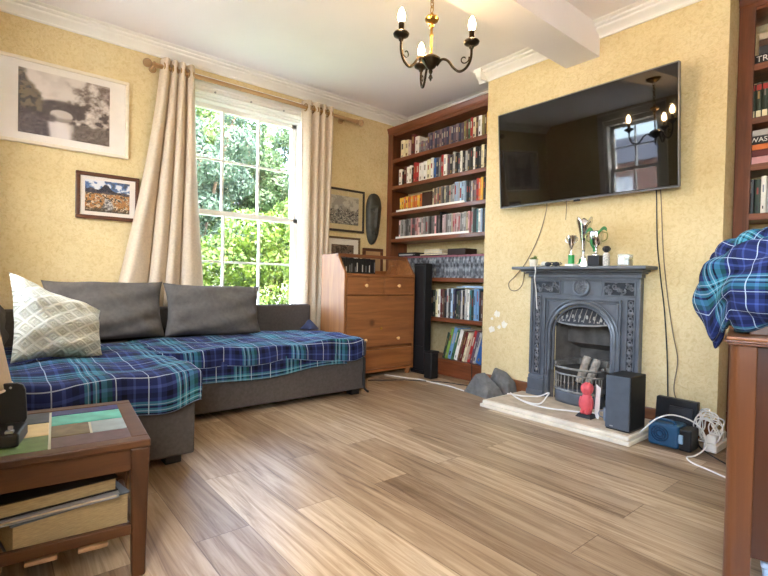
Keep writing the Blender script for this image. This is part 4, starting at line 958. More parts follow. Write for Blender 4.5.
for yc in (fy0+.0575,fy1-.0575):
    part(fp,'sunk_panel',B().box(FX-.002,yc-.020,.208,FX+.002,yc+.020,.757),IRON3); b=B()
    for k in range(11):
        zz=.228+.049*k
        b.sphere((FX-.003,yc,zz),.016,10,6,(.45,.7,1)); b.tube([(FX-.005,yc+.012*math.cos(t*.7),zz+.022+.010*math.sin(t*.7)) for t in range(10)],.004,5)
        for s in (-1,1): b.sphere((FX-.002,yc+s*.013,zz+.006),.007,8,5,(.5,.8,1.4))
    part(fp,'chain_relief',b,IRON2,smooth=True)
for s,ya in ((-1,fy0),(1,fy1)):
    y_in=ya-s*.118
    b=B(); lo,hi=min(ya,y_in),max(ya,y_in)
    b.box(FX-.022,lo-.004,HZ+.001,XC-.001,hi+.004,.165).box(FX-.030,lo-.008,HZ+.001,XC-.001,hi+.008,.085).box(FX-.016,lo-.002,.165,FX+.002,hi+.002,.19)
    part(fp,'plinth_block',b,IRON,bevel=.004)
# hood
def hoodf(u,v):
    a=PI*(.06+.88*u); r=(ay-.03); k=v
    y_=cy+r*math.cos(a)*(1-.0*k); zt=az+.01+(r-.0)*math.sin(a)
    zb=.595+.02*math.sin(PI*u)*-1; z=zt+(zb-zt)*k if zt>zb else zt
    x=FX+.045-.075*math.sin(PI*u)*math.sin(k*1.4)+.002*math.cos(u*60)
    return (x,y_,z)
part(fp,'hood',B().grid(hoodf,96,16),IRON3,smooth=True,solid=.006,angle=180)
hr=B().tube([hoodf(i/40,1) for i in range(3,38)],.007,8)
for k in range(9):
    u=.14+.09*k; p=hoodf(u,.62); hr.sphere(p,.017,10,6,(.35,.55,1.3)); p=hoodf(u+.045,.8); hr.sphere(p,.009,8,6,(.5,1,1))
for k in range(13):
    u=.12+.0633*k; hr.tube([hoodf(u,.2+.13*j) for j in range(6)],.0045,6)
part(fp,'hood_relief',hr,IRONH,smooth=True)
# firebox
x1=FX+.28
fb=B()
fb.hexa([(FX+.06,cy-.185,HZ),(x1,cy-.12,HZ),(x1,cy+.12,HZ),(FX+.06,cy+.185,HZ),(FX+.06,cy-.185,HZ+.05),(x1,cy-.12,HZ+.05),(x1,cy+.12,HZ+.05),(FX+.06,cy+.185,HZ+.05)])
for s in (-1,1): fb.hexa([(FX+.03,cy+s*.232,HZ),(x1,cy+s*.14,HZ),(x1,cy+s*.115,HZ),(FX+.03,cy+s*.205,HZ),(FX+.03,cy+s*.232,.635),(x1,cy+s*.14,.635),(x1,cy+s*.115,.635),(FX+.03,cy+s*.205,.635)])
fb.hexa([(x1-.03,cy-.13,HZ),(x1,cy-.13,HZ),(x1,cy+.13,HZ),(x1-.03,cy+.13,HZ),(x1-.03,cy-.13,.40),(x1,cy-.13,.40),(x1,cy+.13,.40),(x1-.03,cy+.13,.40)])
fb.hexa([(x1-.14,cy-.17,.44),(x1,cy-.17,.38),(x1,cy+.17,.38),(x1-.14,cy+.17,.44),(x1-.14,cy-.17,.62),(x1,cy-.17,.62),(x1,cy+.17,.62),(x1-.14,cy+.17,.62)])
fb.box(FX+.05,cy-.17,.63,x1,cy+.17,.638)
part(fp,'firebox',fb,SOOT)
lg_=B()
for s_ in (-1,1): lg_.hexa([(FX+.03,cy+s_*.204,.28),(FX+.21,cy+s_*.135,.28),(FX+.21,cy+s_*.095,.28),(FX+.03,cy+s_*.165,.28),(FX+.03,cy+s_*.204,.31),(FX+.21,cy+s_*.135,.325),(FX+.21,cy+s_*.095,.325),(FX+.03,cy+s_*.165,.31)])
lg_.box(FX+.19,cy-.135,.28,FX+.25,cy+.135,.325)
part(fp,'fire_ledge',lg_,IRONH,bevel=.004)
# grate: bowed bars standing proud of the plate
gr=thing; bars=B()
def bow(t,z,r=.165,dep=.075): a=PI*t; return (FX-.002-dep*math.sin(a),cy+r*math.cos(a)*1.0,z)
for z,rad in ((.285,.008),(.243,.006),(.135,.008)): bars.tube([bow(i/24,z) for i in range(25)],rad,8)
for i in range(1,16):
    t=i/16; bars.cyl(bow(t,.135),bow(t,.243),.0042,n=8); p=bow(t,.190); bars.sphere(p,.0075,8,6)
grp=part(fp,'grate_bars',bars,IRONH,smooth=True)
part(grp,'knob',B().sphere(bow(0,.30),.014,10,8).sphere(bow(1,.30),.014,10,8),IRONH,smooth=True)
part(fp,'ash_pan_front',B().grid(lambda u,v:(bow(u,.0)[0]+.008,bow(u,0)[1],HZ+.002+.082*v),24,4),IRON,smooth=True,solid=.006,angle=180)
part(fp,'grate_floor',B().box(FX-.01,cy-.15,.13,FX+.22,cy+.15,.14),IRON2)
# roll of pale paper in the grate
lg=B(); 
for k in range(3): lg.cyl((FX+.10+.02*k,cy-.05+.004*k,.155+.0*k),(FX+.15+.01*k,cy-.03+.06*k,.30),.020+.004*k,n=12)
solo('firewood','' or B().cyl((FX+.07,cy+.06,.163),(FX+.16,cy-.02,.255),.022,n=14).cyl((FX+.10,cy+.02,.165),(FX+.17,cy-.10,.19),.024,n=14),M('ash_grey_log',(150,140,124),.9,var=(24,.35),bump=(40,.5,.01)),'pale ash grey logs lying behind the grate bars','logs',(FX+.12,cy,.141),smooth=True) if False else None
for k,(a,b_) in enumerate((((FX+.09,cy+.045,.172),(FX+.16,cy+.025,.345)),((FX+.08,cy-.025,.172),(FX+.16,cy-.045,.33)))):
    l=thing('firewood',('short pale grey log leaning in the grate, left of its twin','short pale grey log leaning in the grate, right of its twin')[k],'log',(a[0],a[1],.141))
    part(l,'bark',B().cyl(a,b_,.028,.026,n=16,cap=False),M('ash_grey_bark',(160,150,136),.95,var=(30,.4),bump=(50,.6,.01)),smooth=True)
    part(l,'cut_end',B().cyl(a,tuple(Vector(a)+(Vector(b_)-Vector(a))*.02),.0275,n=16).cyl(b_,tuple(Vector(b_)+(Vector(a)-Vector(b_))*.02),.0258,n=16),M('pale_wood_end',(190,174,146),.9,var=(40,.2)))

# ------------------------------------------------------------------ on the mantel shelf
MZ=.966
pp=thing('succulent_pot','tiny succulent in a white pot at the left end of the mantel shelf','plant',(2.955,1.925,MZ))
part(pp,'pot',B().lathe([(0,0),(.024,0),(.030,.045),(.031,.05),(.027,.05),(.026,.042),(0,.042)],(2.955,1.925,MZ+.0005),n=20),M('off_white_pot',(226,218,202),.5),smooth=True,angle=50)
lf=B(); rnd=random.Random(4)
for k in range(22):
    a=rnd.uniform(0,6.28); e=rnd.uniform(.3,1.35); l=rnd.uniform(.022,.045); c=Vector((2.955,1.925,MZ+.042)); d=Vector((math.cos(a)*math.cos(e),math.sin(a)*math.cos(e),math.sin(e)))
    lf.tube([c,c+d*l*.5,c+d*l],.006,6,rs=[.003,.0065,.0012])
part(pp,'leaves',lf,M('succulent_green',(104,124,66),.5,var=(30,.3)),smooth=True)
solo('crumpled_tissue',B().sphere((2.95,1.835,MZ+.018),.022,14,10,(1,1.3,.8)),M('white_tissue',(226,220,208),.9,bump=(60,.9,.02)),'small crumpled pale tissue right of the succulent pot on the mantel','tissue',(2.95,1.835,MZ),smooth=True)
sg=thing('sunglasses','folded dark sunglasses lying on the mantel left of the green trophy','sunglasses',(2.945,1.77,MZ))
for s in (-1,1): part(sg,'lens',B().sphere((2.935,1.77+s*.030,MZ+.016),.027,14,8,(.25,1,.58)),BLACKP,smooth=True)
part(sg,'frame',B().tube([(2.945,1.80,MZ+.026),(2.93,1.77,MZ+.026),(2.945,1.74,MZ+.026)],.0035,6).tube([(2.938,1.828,MZ+.026),(2.97,1.825,MZ+.020),(2.985,1.74,MZ+.006)],.003,6).tube([(2.938,1.712,MZ+.026),(2.975,1.72,MZ+.018),(2.98,1.80,MZ+.005)],.003,6),BLACKM,smooth=True)
t1=thing('trophy','small silver cup trophy on a green column, leftmost of the three','trophy',(2.965,1.648,MZ))
o=(2.965,1.648,MZ)
part(t1,'base',B().box(2.935,1.618,MZ+.0005,2.995,1.678,MZ+.016),CARD,bevel=.002)
part(t1,'column',B().cyl((2.965,1.648,MZ+.016),(2.965,1.648,MZ+.075),.020,n=20),GREENP,smooth=True)
part(t1,'stem',B().lathe([(.018,.075),(.018,.08),(.006,.09),(.006,.105),(.010,.110),(.004,.118)],o,n=18),SILVER,smooth=True)
part(t1,'cup',B().lathe([(.004,.115),(.012,.125),(.024,.160),(.030,.195),(.031,.203),(.029,.203),(.022,.165),(.0,.13)],o,n=24),SILVER,smooth=True)
hd=B()
for s in (-1,1): hd.tube(smooth_path([(2.965,1.648+s*.028,MZ+.192),(2.965,1.648+s*.043,MZ+.185),(2.965,1.648+s*.038,MZ+.165),(2.965,1.648+s*.022,MZ+.155)],6),.0025,6)
part(t1,'handle',hd,SILVER,smooth=True)
t2=thing('trophy','tallest slim silver trophy with flared cut-out cup, middle of the three','trophy',(2.985,1.574,MZ)); o=(2.985,1.574,MZ)
part(t2,'base',B().lathe([(0,.0005),(.038,.0005),(.038,.022),(.030,.024),(.026,.05),(.012,.056),(0,.056)],o,n=6),SILVER)
part(t2,'stem',B().lathe([(.012,.054),(.018,.062),(.008,.075),(.007,.10)],o,n=20),SILVER,smooth=True)
def cupf(u,v):
    a=2*PI*u; r=.008+.040*v**1.3; top=.30+.022*math.sin(3*a)-.02*0
    z=.095+(top-.095)*v
    return (o[0]+r*math.cos(a),o[1]+r*math.sin(a),MZ+z)
part(t2,'flared_cup',B().grid(cupf,54,14),SILVER,smooth=True,solid=.002,angle=180)
cu_=B()
for k in range(5):
    for j in range(3):
        p=cupf(.56+.07*k/1.0*.6,.45+.2*j); cu_.sphere((p[0]-.002,p[1],p[2]),.005,8,6,(.5,1,1.7))
part(t2,'cut_out',cu_,BLACKP,smooth=True)
t3=thing('trophy','silver cup trophy with green ribbons on a square black base, rightmost of the three','trophy',(2.965,1.482,MZ)); o=(2.965,1.482,MZ)
part(t3,'base',B().box(2.930,1.445,MZ+.0005,3.0,1.52,MZ+.068),BLACKP,bevel=.003)
part(t3,'stem',B().lathe([(.024,.068),(.024,.074),(.008,.088),(.007,.112),(.012,.116),(.006,.126)],o,n=18),SILVER,smooth=True)
part(t3,'cup',B().lathe([(.006,.12),(.026,.130),(.040,.160),(.043,.195),(.041,.215),(.046,.222),(.042,.222),(.036,.17),(0,.14)],o,n=28),SILVER,smooth=True)
hd=B()
for s in (-1,1): hd.tube(smooth_path([(2.965,1.482+s*.040,MZ+.155),(2.965,1.482+s*.066,MZ+.17),(2.965,1.482+s*.068,MZ+.205),(2.965,1.482+s*.044,MZ+.212)],6),.004,6)
part(t3,'handle',hd,M('gilt_green_handle',(150,150,90),.3,metal=.6),smooth=True)
rb=B()
rb.grid(lambda u,v:(2.955-.012*math.sin(PI*u)*0+.006*math.sin(8*u)-.02,1.535-.13*u,MZ+.205+.02*math.sin(9*u)+.022*v),30,3)
rb.grid(lambda u,v:(2.922+.004*math.sin(9*u),1.492-.018*v+.01*math.sin(5*u),MZ+.19-.10*u),20,3)
part(t3,'ribbon',rb,M('green_satin_ribbon',(44,120,60),.35,var=(40,.3)),smooth=True,solid=.001,angle=180)
bo=thing('bottle','small white bottle with faceted black cap right of the trophies','bottle',(2.955,1.410,MZ)); o=(2.955,1.410,MZ)
part(bo,'body',B().lathe([(0,.0005),(.018,.0005),(.020,.004),(.020,.070),(.016,.078),(.009,.082),(.009,.088),(0,.088)],o,n=22),M('speckled_white_label',(206,200,190),.4,var=(120,.45)),smooth=True)
part(bo,'cap',B().lathe([(.010,.084),(.023,.098),(.025,.110),(.014,.124),(.0,.126)],o,n=6),BLACKP)
cb_=thing('candle_glass','small clear glass box with white label at the right of the mantel shelf','candle',(2.955,1.295,MZ)); 
part(cb_,'glass',B().box(2.925,1.262,MZ+.0005,2.985,1.328,MZ+.006).box(2.925,1.262,MZ+.006,2.928,1.328,MZ+.068).box(2.982,1.262,MZ+.006,2.985,1.328,MZ+.068).box(2.928,1.262,MZ+.006,2.982,1.265,MZ+.068).box(2.928,1.325,MZ+.006,2.982,1.328,MZ+.068),GLASS('clear_tumbler_glass',(236,238,236)))
part(cb_,'label',B().box(2.9235,1.285,MZ+.012,2.9248,1.322,MZ+.055),CARD)
part(cb_,'wax',B().box(2.93,1.267,MZ+.0065,2.98,1.323,MZ+.035),M('cream_wax',(232,222,204),.5))

# ------------------------------------------------------------------ television
tv=thing('television','large black wall mounted flat screen television above the mantel shelf','television',(3.0,1.637,1.415))
ta=Vector((2.935,0,2.10)); tb=Vector((2.990,0,1.415)); tn=Vector(((tb-ta).z,0,-(tb-ta).x)).normalized()   # normal facing the room
if tn.x>0: tn=-tn
ty0,ty1=1.028,2.246; dv_=(ta-tb)
def tvp(y,s,d): p=tb+dv_*s+tn*d; return (p.x,y,p.z)
def tvbox(b,y0_,y1_,s0,s1,d0,d1): 
    return b.hexa([tvp(y0_,s0,d0),tvp(y1_,s0,d0),tvp(y1_,s0,d1),tvp(y0_,s0,d1),tvp(y0_,s1,d0),tvp(y1_,s1,d0),tvp(y1_,s1,d1),tvp(y0_,s1,d1)])
part(tv,'casing',tvbox(tvbox(B(),ty0,ty1,0,1,-.022,-.001),1.3,1.98,.1,.7,-.04,-.02),BLACKM,bevel=.003)
part(tv,'screen',tvbox(B(),ty0+.007,ty1-.007,.014,.992,-.002,.0005),SCREEN)
eb=B(); tvbox(eb,ty0-.003,ty0+.003,0,1,-.022,.002); tvbox(eb,ty1-.003,ty1+.003,0,1,-.022,.002); tvbox(eb,ty0,ty1,-.006,.004,-.022,.002); tvbox(eb,ty0,ty1,.996,1.004,-.022,.002)
part(tv,'bezel',eb,M('silver_grey_bezel',(112,112,114),.35,metal=.6))
part(tv,'wall_bracket',B().box(XC-.016,1.45,1.58,XC-.001,1.83,1.95).box(3.0,1.5,1.68,XC-.01,1.53,1.82).box(3.0,1.75,1.68,XC-.01,1.78,1.82),BLACKM)
part(tv,'ir_sensor',tvbox(B(),1.62,1.66,-.022,-.004,-.015,-.002),BLACKP)
def cable(label,pts,r,mat,k=8,name='cable',group=None):
    P=smooth_path(pts,k); c=Vector(pts[0])
    return solo(name,B().tube(P,r,7),mat,label,'cable',tuple(c),group=group,smooth=True)
cx=XC-.0034
cable('grey brown cable looping from the television down past the left mantel end',[(3.03,1.90,1.45),(cx,1.908,1.40),(cx,1.945,1.25),(cx,2.0,1.12),(cx,2.075,.995),(cx,2.16,.90),(cx,2.215,.85),(cx,2.205,.80),(cx,2.15,.79),(cx,2.10,.83),(cx,2.083,.90),(cx,2.085,.95)],.0032,GCABLE)
cable('short thin cord with a tiny end hanging below the television above the trophies',[(3.03,1.757,1.45),(cx,1.757,1.42),(cx,1.758,1.32),(cx,1.76,1.295)],.0025,GCABLE)
cable('black cable falling from the television to the box on the floor, left of the pair',[(3.03,1.18,1.45),(cx,1.178,1.42),(cx,1.165,1.12),(cx,1.14,.9),(cx,1.113,.70),(cx,1.09,.42),(cx,1.08,.19)],.0036,BCABLE)
cable('brown cable falling from the television beside the black one, right of the pair',[(3.03,1.158,1.45),(cx,1.155,1.42),(cx,1.13,1.06),(cx,1.10,.8),(cx,1.065,.58),(cx,1.035,.42),(cx,1.05,.25),(cx,1.02,.16)],.0032,GCABLE)
cable('white cord draped over the left end of the mantel shelf down the iron',[(2.96,1.87,MZ+.006),(2.915,1.872,MZ+.006),(2.896,1.873,MZ-.004),(2.894,1.868,.93),(2.90,1.878,.88),(2.955,1.90,.80),(2.980,1.91,.72),(2.982,1.905,.665)],.0035,WCABLE)

# ------------------------------------------------------------------ on and around the hearth
def rock(label,pts,seed,loc):
    bm=bmesh.new()
    for p in pts: bm.verts.new(p)
    bmesh.ops.convex_hull(bm,input=bm.verts)
    bm.verts.ensure_lookup_table()
    me=bpy.data.meshes.new('stone'); bm.to_mesh(me); bm.free()
    me.transform(Matrix.Translation(-Vector(loc))); me.materials.append(STONE)
    o=bpy.data.objects.new('stone',me); COL.objects.link(o); o.location=loc
    m=o.modifiers.new('b','BEVEL'); m.width=.012; m.segments=2
    return tag(o,label,'stone')
rock('large grey pointed stone on the floor left of the hearth',[(2.83,2.43,0),(2.78,2.17,0),(2.93,2.12,0),(2.98,2.41,0),(2.85,2.335,.150),(2.89,2.28,.165),(2.93,2.34,.12),(2.82,2.19,.055),(2.84,2.415,.03),(2.90,2.15,.07)],1,(2.9,2.3,0))
rock('smaller darker stone wedged behind the pointed one beside the fireplace',[(2.955,2.21,.0),(2.955,2.10,.0),(3.05,2.09,.0),(3.05,2.34,.0),(3.0,2.36,.0),(2.985,2.26,.19),(3.04,2.30,.19),(3.03,2.18,.17),(2.965,2.12,.09),(3.05,2.11,.10)],2,(3.0,2.19,0))
cable('white power cable looped across the left of the hearth',[(3.0,2.08,.012),(2.93,2.08,.03),(2.86,2.04,.055),(2.90,1.95,.052),(2.96,1.86,.06),(2.95,1.78,.10),(2.885,1.745,.10),(2.80,1.75,.055),(2.78,1.84,.051),(2.83,1.95,.051),(2.87,2.03,.062),(2.80,1.93,.058),(2.755,1.80,.051),(2.76,1.66,.051),(2.81,1.56,.051),(2.84,1.50,.051),(2.90,1.42,.051)],.0048,WCABLE)
cable('white power cable lying on the floor between bookcase and stones',[(2.72,3.26,.005),(2.76,3.13,.005),(2.79,3.03,.005),(2.84,2.92,.005),(2.84,2.80,.005),(2.86,2.62,.005),(2.84,2.50,.005),(2.83,2.43,.005)],.005,WCABLE)
cable('black power cable winding over the floor below the bookcase plinth',[(2.45,3.16,.004),(2.56,3.08,.004),(2.70,3.0,.004),(2.83,2.86,.004),(2.93,2.74,.004),(2.97,2.62,.004),(3.0,2.54,.004),(2.99,2.44,.004)],.004,BCABLE)
cable('black cable hanging down the bookcase plinth to the floor',[(3.152,2.625,.15),(3.15,2.622,.08),(3.148,2.62,.012),(3.10,2.60,.005),(3.04,2.55,.005)],.004,BCABLE)
fg=thing('figurine','small red figurine on a black square base in front of the grate','figurine',(2.79,1.425,HZ)); fx,fyy=2.79,1.425
part(fg,'base',B().hexa([(fx-.045,fyy-.05,HZ+.001),(fx+.045,fyy-.05,HZ+.001),(fx+.045,fyy+.05,HZ+.001),(fx-.045,fyy+.05,HZ+.001),(fx-.032,fyy-.038,HZ+.022),(fx+.032,fyy-.038,HZ+.022),(fx+.032,fyy+.038,HZ+.022),(fx-.032,fyy+.038,HZ+.022)]),BLACKM,bevel=.003)
bd=B().lathe([(0,.022),(.026,.022),(.032,.035),(.036,.075),(.034,.11),(.026,.132),(.022,.138),(.029,.148),(.036,.165),(.037,.18),(.030,.198),(.015,.208),(0,.21)],(fx,fyy,HZ),n=24)
bd.sphere((fx-.008,fyy+.034,HZ+.085),.016,10,8,(.8,.7,2.4)).sphere((fx-.008,fyy-.034,HZ+.085),.016,10,8,(.8,.7,2.4)).sphere((fx-.022,fyy+.014,HZ+.035),.016,10,8,(1.2,.8,.9)).sphere((fx-.022,fyy-.014,HZ+.035),.016,10,8,(1.2,.8,.9)).sphere((fx-.034,fyy,HZ+.172),.008,10,8)
part(fg,'body',bd,RED,smooth=True)
solo('card',B().hexa([(2.80,1.355,HZ+.001),(2.803,1.355,HZ+.001),(2.822,1.392,HZ+.001),(2.819,1.392,HZ+.001),(2.812,1.352,HZ+.185),(2.815,1.352,HZ+.185),(2.834,1.389,HZ+.2),(2.831,1.389,HZ+.2)]),CARD,'white card standing behind the red figurine','card',(2.815,1.37,HZ))
mg=thing('mug','small grey mug half hidden behind the black speaker on the hearth','mug',(2.82,1.30,HZ)); 
part(mg,'body',B().lathe([(0,.001),(.03,.001),(.034,.01),(.036,.075),(.033,.075),(.031,.012),(0,.012)],(2.82,1.30,HZ),n=22),M('blue_grey_glaze',(138,146,158),.3,coat=.3),smooth=True)
part(mg,'handle',B().tube([(2.80,1.328,HZ+.06),(2.79,1.345,HZ+.055),(2.788,1.35,HZ+.04),(2.79,1.345,HZ+.025),(2.80,1.328,HZ+.018)],.004,6),M('blue_grey_glaze_handle',(138,146,158),.3),smooth=True)
sp_=thing('bookshelf_speaker','dark grey boxy speaker standing at the right end of the hearth','speaker',(2.77,1.185,HZ))
part(sp_,'cabinet',B().box(2.668,1.118,HZ+.008,2.86,1.252,HZ+.305),BLACKM,bevel=.005)
part(sp_,'grille',B().box(2.656,1.120,HZ+.010,2.668,1.250,HZ+.303),DARKGREY,bevel=.005)
part(sp_,'badge',B().box(2.6545,1.205,HZ+.022,2.6562,1.222,HZ+.027),STEEL)
part(sp_,'foot',B().box(2.67,1.12,HZ+.001,2.86,1.25,HZ+.008),BLACKP)
bx_=thing('router','thin black box standing on edge against the wall behind the blue machine','router',(2.98,1.0,0))
part(bx_,'body',B().hexa([(2.95,.895,.0),(3.0,.895,0),(3.0,1.105,0),(2.95,1.105,0),(2.975,.895,.215),(3.015,.895,.215),(3.015,1.105,.215),(2.975,1.105,.215)]),BLACKP,bevel=.006,seg=3)
part(bx_,'vent_panel',B().hexa([(2.954,.915,.10),(2.966,.915,.10),(2.966,1.03,.10),(2.954,1.03,.10),(2.962,.915,.175),(2.974,.915,.175),(2.974,1.03,.175),(2.962,1.03,.175)]),M('grey_black_vent',(44,46,52),.4))
bl=thing('air_pump','blue plastic air pump with round ribbed vent on the floor right of the hearth','pump',(2.79,.955,0))
part(bl,'housing',B().box(2.735,.905,.003,2.86,1.055,.125),BLUEP,bevel=.016,seg=4)
part(bl,'end_block',B().box(2.74,.850,.003,2.855,.905,.115),BLACKP,bevel=.008)
rg=B()
for r in (.016,.028,.040): rg.tube([(2.734,.995+r*math.cos(2*PI*i/30),.068+r*math.sin(2*PI*i/30)) for i in range(31)],.0035,6)
for k in range(8): a=2*PI*k/8; rg.cyl((2.734,.995+.012*math.cos(a),.068+.012*math.sin(a)),(2.734,.995+.042*math.cos(a),.068+.042*math.sin(a)),.0025,n=6)
part(bl,'vent',rg,M('dark_blue_vent',(20,54,84),.4),smooth=True)
part(bl,'latch',B().box(2.731,.885,.04,2.742,.905,.085),M('pale_blue_label',(150,180,200),.4),bevel=.002)
part(bl,'handle',B().tube([(2.765,1.03,.122),(2.765,1.02,.14),(2.765,.94,.14),(2.765,.93,.122)],.008,8),BLUEP,smooth=True)
cable('white cable arching over the blue pump from the hearth to the sockets',[(2.69,1.075,.06),(2.68,1.05,.09),(2.70,1.0,.15),(2.73,.94,.18),(2.77,.87,.165),(2.80,.82,.12),(2.80,.80,.06),(2.76,.80,.03),(2.70,.82,.008),(2.66,.84,.005),(2.60,.80,.005),(2.56,.72,.005),(2.50,.60,.005),(2.45,.5,.005)],.0038,WCABLE)
ex=thing('extension_lead','white multi socket extension block in the cable tangle by the chimney corner','extension lead',(2.90,.80,0))
part(ex,'block',B().box(2.84,.765,.002,3.04,.825,.045),WCABLE,bevel=.006)
for k in range(3): part(ex,'plug',B().box(2.855+.062*k,.772,.045,2.900+.062*k,.818,.085),WCABLE,bevel=.006)
rnd=random.Random(8)
for k in range(5):
    c=Vector((2.90+.02*k,.815+.010*k,.10)); pts=[]
    for i in range(15):
        a=i*.9+k*1.3; r=.045+.034*math.sin(i*2.3+k*1.9)
        pts.append((c.x+.03*math.sin(a*1.3+k),c.y+r*math.cos(a),max(.012,c.z+(.055+.01*k)*math.sin(a)+.01*math.sin(3*a))))
    cable('white power cable in the tangled loops by the chimney corner',pts,.0032,WCABLE,group='white cables in the tangle')
cable('black power cable running along the floor through the cable tangle',[(3.0,.90,.005),(2.90,.86,.005),(2.80,.80,.012),(2.74,.72,.005),(2.66,.62,.005),(2.60,.52,.005)],.004,BCABLE)

# ------------------------------------------------------------------ sideboard, blanket on it
sdr=math.atan2(-.97,.245)   # local +x runs along the visible front, towards the right of the frame
sd=thing('sideboard','red brown wooden sideboard with rounded post at the right edge of the frame','sideboard',(1.494,.381,0),sdr)
SL,SD,SH=1.05,.42,.70
part(sd,'corner_post',B().prism([(.0,.022)]+[(.022-.022*math.cos(a),.022-.022*math.sin(a)) for a in [math.radians(k) for k in range(0,91,15)]]+[(.058,0),(.058,.05),(0,.05)],(0,SH),lambda x,y,z:(x,y,z)),SIDEB,world=False,bevel=.003)
part(sd,'corner_post',B().box(0,SD-.05,0,.06,SD,SH).box(SL-.06,0,0,SL,.05,SH).box(SL-.06,SD-.05,0,SL,SD,SH),SIDEB,world=False,bevel=.004)
part(sd,'front_panel',B().box(.058,.016,.150,SL-.06,.034,SH),SIDEBD,world=False)
part(sd,'side_panel',B().box(.02,.05,.150,.036,SD-.05,SH).box(SL-.036,.05,.15,SL-.02,SD-.05,SH),SIDEBD,world=False)
part(sd,'back_panel',B().box(.06,SD-.03,.15,SL-.06,SD-.012,SH),SIDEBD,world=False)
part(sd,'bottom_board',B().box(.03,.034,.150,SL-.03,SD-.03,.168),SIDEBD,world=False)
part(sd,'top_moulding',B().box(-.006,-.008,SH,SL+.006,SD,SH+.007).box(-.012,-.014,SH+.007,SL+.012,SD+.002,SH+.013),SIDEB,world=False,bevel=.003)
part(sd,'top',B().box(-.008,-.010,SH+.013,SL+.008,SD,SH+.022),WOOD('sideboard_top_veneer',(120,70,38),(160,104,62),'X',rough=.28,coat=.3),world=False,bevel=.004)
TOPZ=SH+.022
wb=thing('wooden_box','small brown wooden box half under the plaid blanket on the sideboard','box',(1.58,.36,TOPZ),sdr)
part(wb,'body',B().box(.00,.0,.0,.20,.14,.13),TEAK,world=False,bevel=.004); part(wb,'lid',B().box(-.005,-.005,.13,.205,.145,.148),TEAK,world=False,bevel=.004)
# bunched blanket: a lump with deep folds and a tail hanging past the end of the sideboard
def bunch(u,v):
    th=2*PI*u; ph=PI*(.02+.96*v)
    d=Vector((math.sin(ph)*math.cos(th),math.sin(ph)*math.sin(th),math.cos(ph)))
    f=.5+.5*math.sin(5*th+6*ph+1.6*math.sin(3*ph+th)+.6)
    g=.5+.5*math.sin(9*th-7*ph+2+1.8*math.sin(2*th+ph))
    h=.5+.5*math.sin(15*ph+3*math.sin(2*th)+4*th)
    k=1-.15*(1-f)**1.6-.05*(1-g)**1.6-.035*h
    return d,Vector((.215*d.x,.175*d.y,.172*d.z))*k
bl_root=thing('plaid_blanket','bunched navy plaid blanket heaped on the sideboard in front of the right bookcase','blanket',(1.60,.40,TOPZ))
R1=Matrix.Rotation(sdr,3,'Z'); SO=Vector((1.494,.381,0))
def bpt(u,v):
    """local sideboard frame first (x along the front, y inwards), then placed"""
    d,e=bunch(u,v)
    q=Vector((.118+e.x,.165+e.y,TOPZ+.135+e.z))
    over=max(0,min(1,(-.004-q.x)/.05))
    if d.z<.35:
        q.z-=over*(.35-d.z)*.165*(1.0-.55*max(0,min(1,abs(q.y-.13)/.15)))
        q.x+=over*max(0,-d.z)*.03
    if q.x>-.014: q.z=max(q.z,TOPZ+.006+.003*math.sin(40*u))
    w=R1@Vector((q.x,q.y,0)); return (SO.x+w.x,SO.y+w.y,q.z)
part(bl_root,'bundle',B().grid(bpt,170,120,lambda u,v:(u*1.15,v*.62)),PLD2,smooth=True,angle=180)
def flap(u,v):
    q=Vector((.10+.22*u,-.005+.03*math.sin(6*u)-.02*v+.012*math.sin(14*u+3*v),TOPZ+.14-.128*v+.018*math.sin(5*u+1)))
    w=Matrix.Rotation(sdr,3,'Z')@Vector((q.x,q.y+.05,0)); return (1.494+w.x,.381+w.y,q.z)
fl=part(bl_root,'front_fold',B().grid(flap,60,30,lambda u,v:(u*.3,v*.2+.1)),PLD2,smooth=True,solid=.006,fix=False,angle=180)
part(fl,'hem',B().tube([flap(i/60,1) for i in range(61)],.003,6),HEM,smooth=True)
# pale blue box below the sideboard
pb_=thing('storage_box','pale blue plastic box on the floor under the sideboard','box',(1.56,.12,0),sdr)
part(pb_,'tub',B().hexa([(.095,.055,.002),(.60,.055,.002),(.60,.33,.002),(.095,.33,.002),(.085,.045,.118),(.61,.045,.118),(.61,.34,.118),(.085,.34,.118)]),PALEBLUE,world=False,bevel=.008)
part(pb_,'lid',B().box(.08,.04,.118,.615,.345,.136),PALEBLUE,world=False,bevel=.006)
pb_.location=(1.494,.381,0)

# ------------------------------------------------------------------ chandelier
CX,CY=1.627,1.652
cd=thing('chandelier','three armed bronze and brass chandelier with lit candle bulbs hanging from the ceiling beam','chandelier',(CX,CY,1.8))
cd_part=lambda nm,b,m,par=None,**k: part(par or cd,nm,b,m,smooth=True,**k)
o=(CX,CY,0); oz=(CX,CY,-.08); oh=(CX,CY,-.058)
cd_part('ceiling_rose',B().lathe([(0,2.348),(.055,2.348),(.052,2.333),(.03,2.318),(.012,2.312),(0,2.312)],o,n=28),BRASS)
lk=B()
n=7; zt_,zb_=2.314,2.142
for k in range(n):
    zc=zt_-(zt_-zb_)*(k+.5)/n; hgt=.0175; pts=[]
    for i in range(17):
        a=2*PI*i/16; dx=.009*math.cos(a); dz=hgt*math.sin(a)
        pts.append((CX+(dx if k%2 else 0),CY+(0 if k%2 else dx),zc+dz))
    lk.tube(pts,.0022,6)
cd_part('chain',lk,BRASS)
cd_part('brass_ball',B().lathe([(0,2.145),(.010,2.148),(.013,2.158),(.008,2.166),(.030,2.178),(.034,2.187),(.030,2.196),(.010,2.206),(.006,2.218),(0,2.219)],oz,n=26),BRASS)
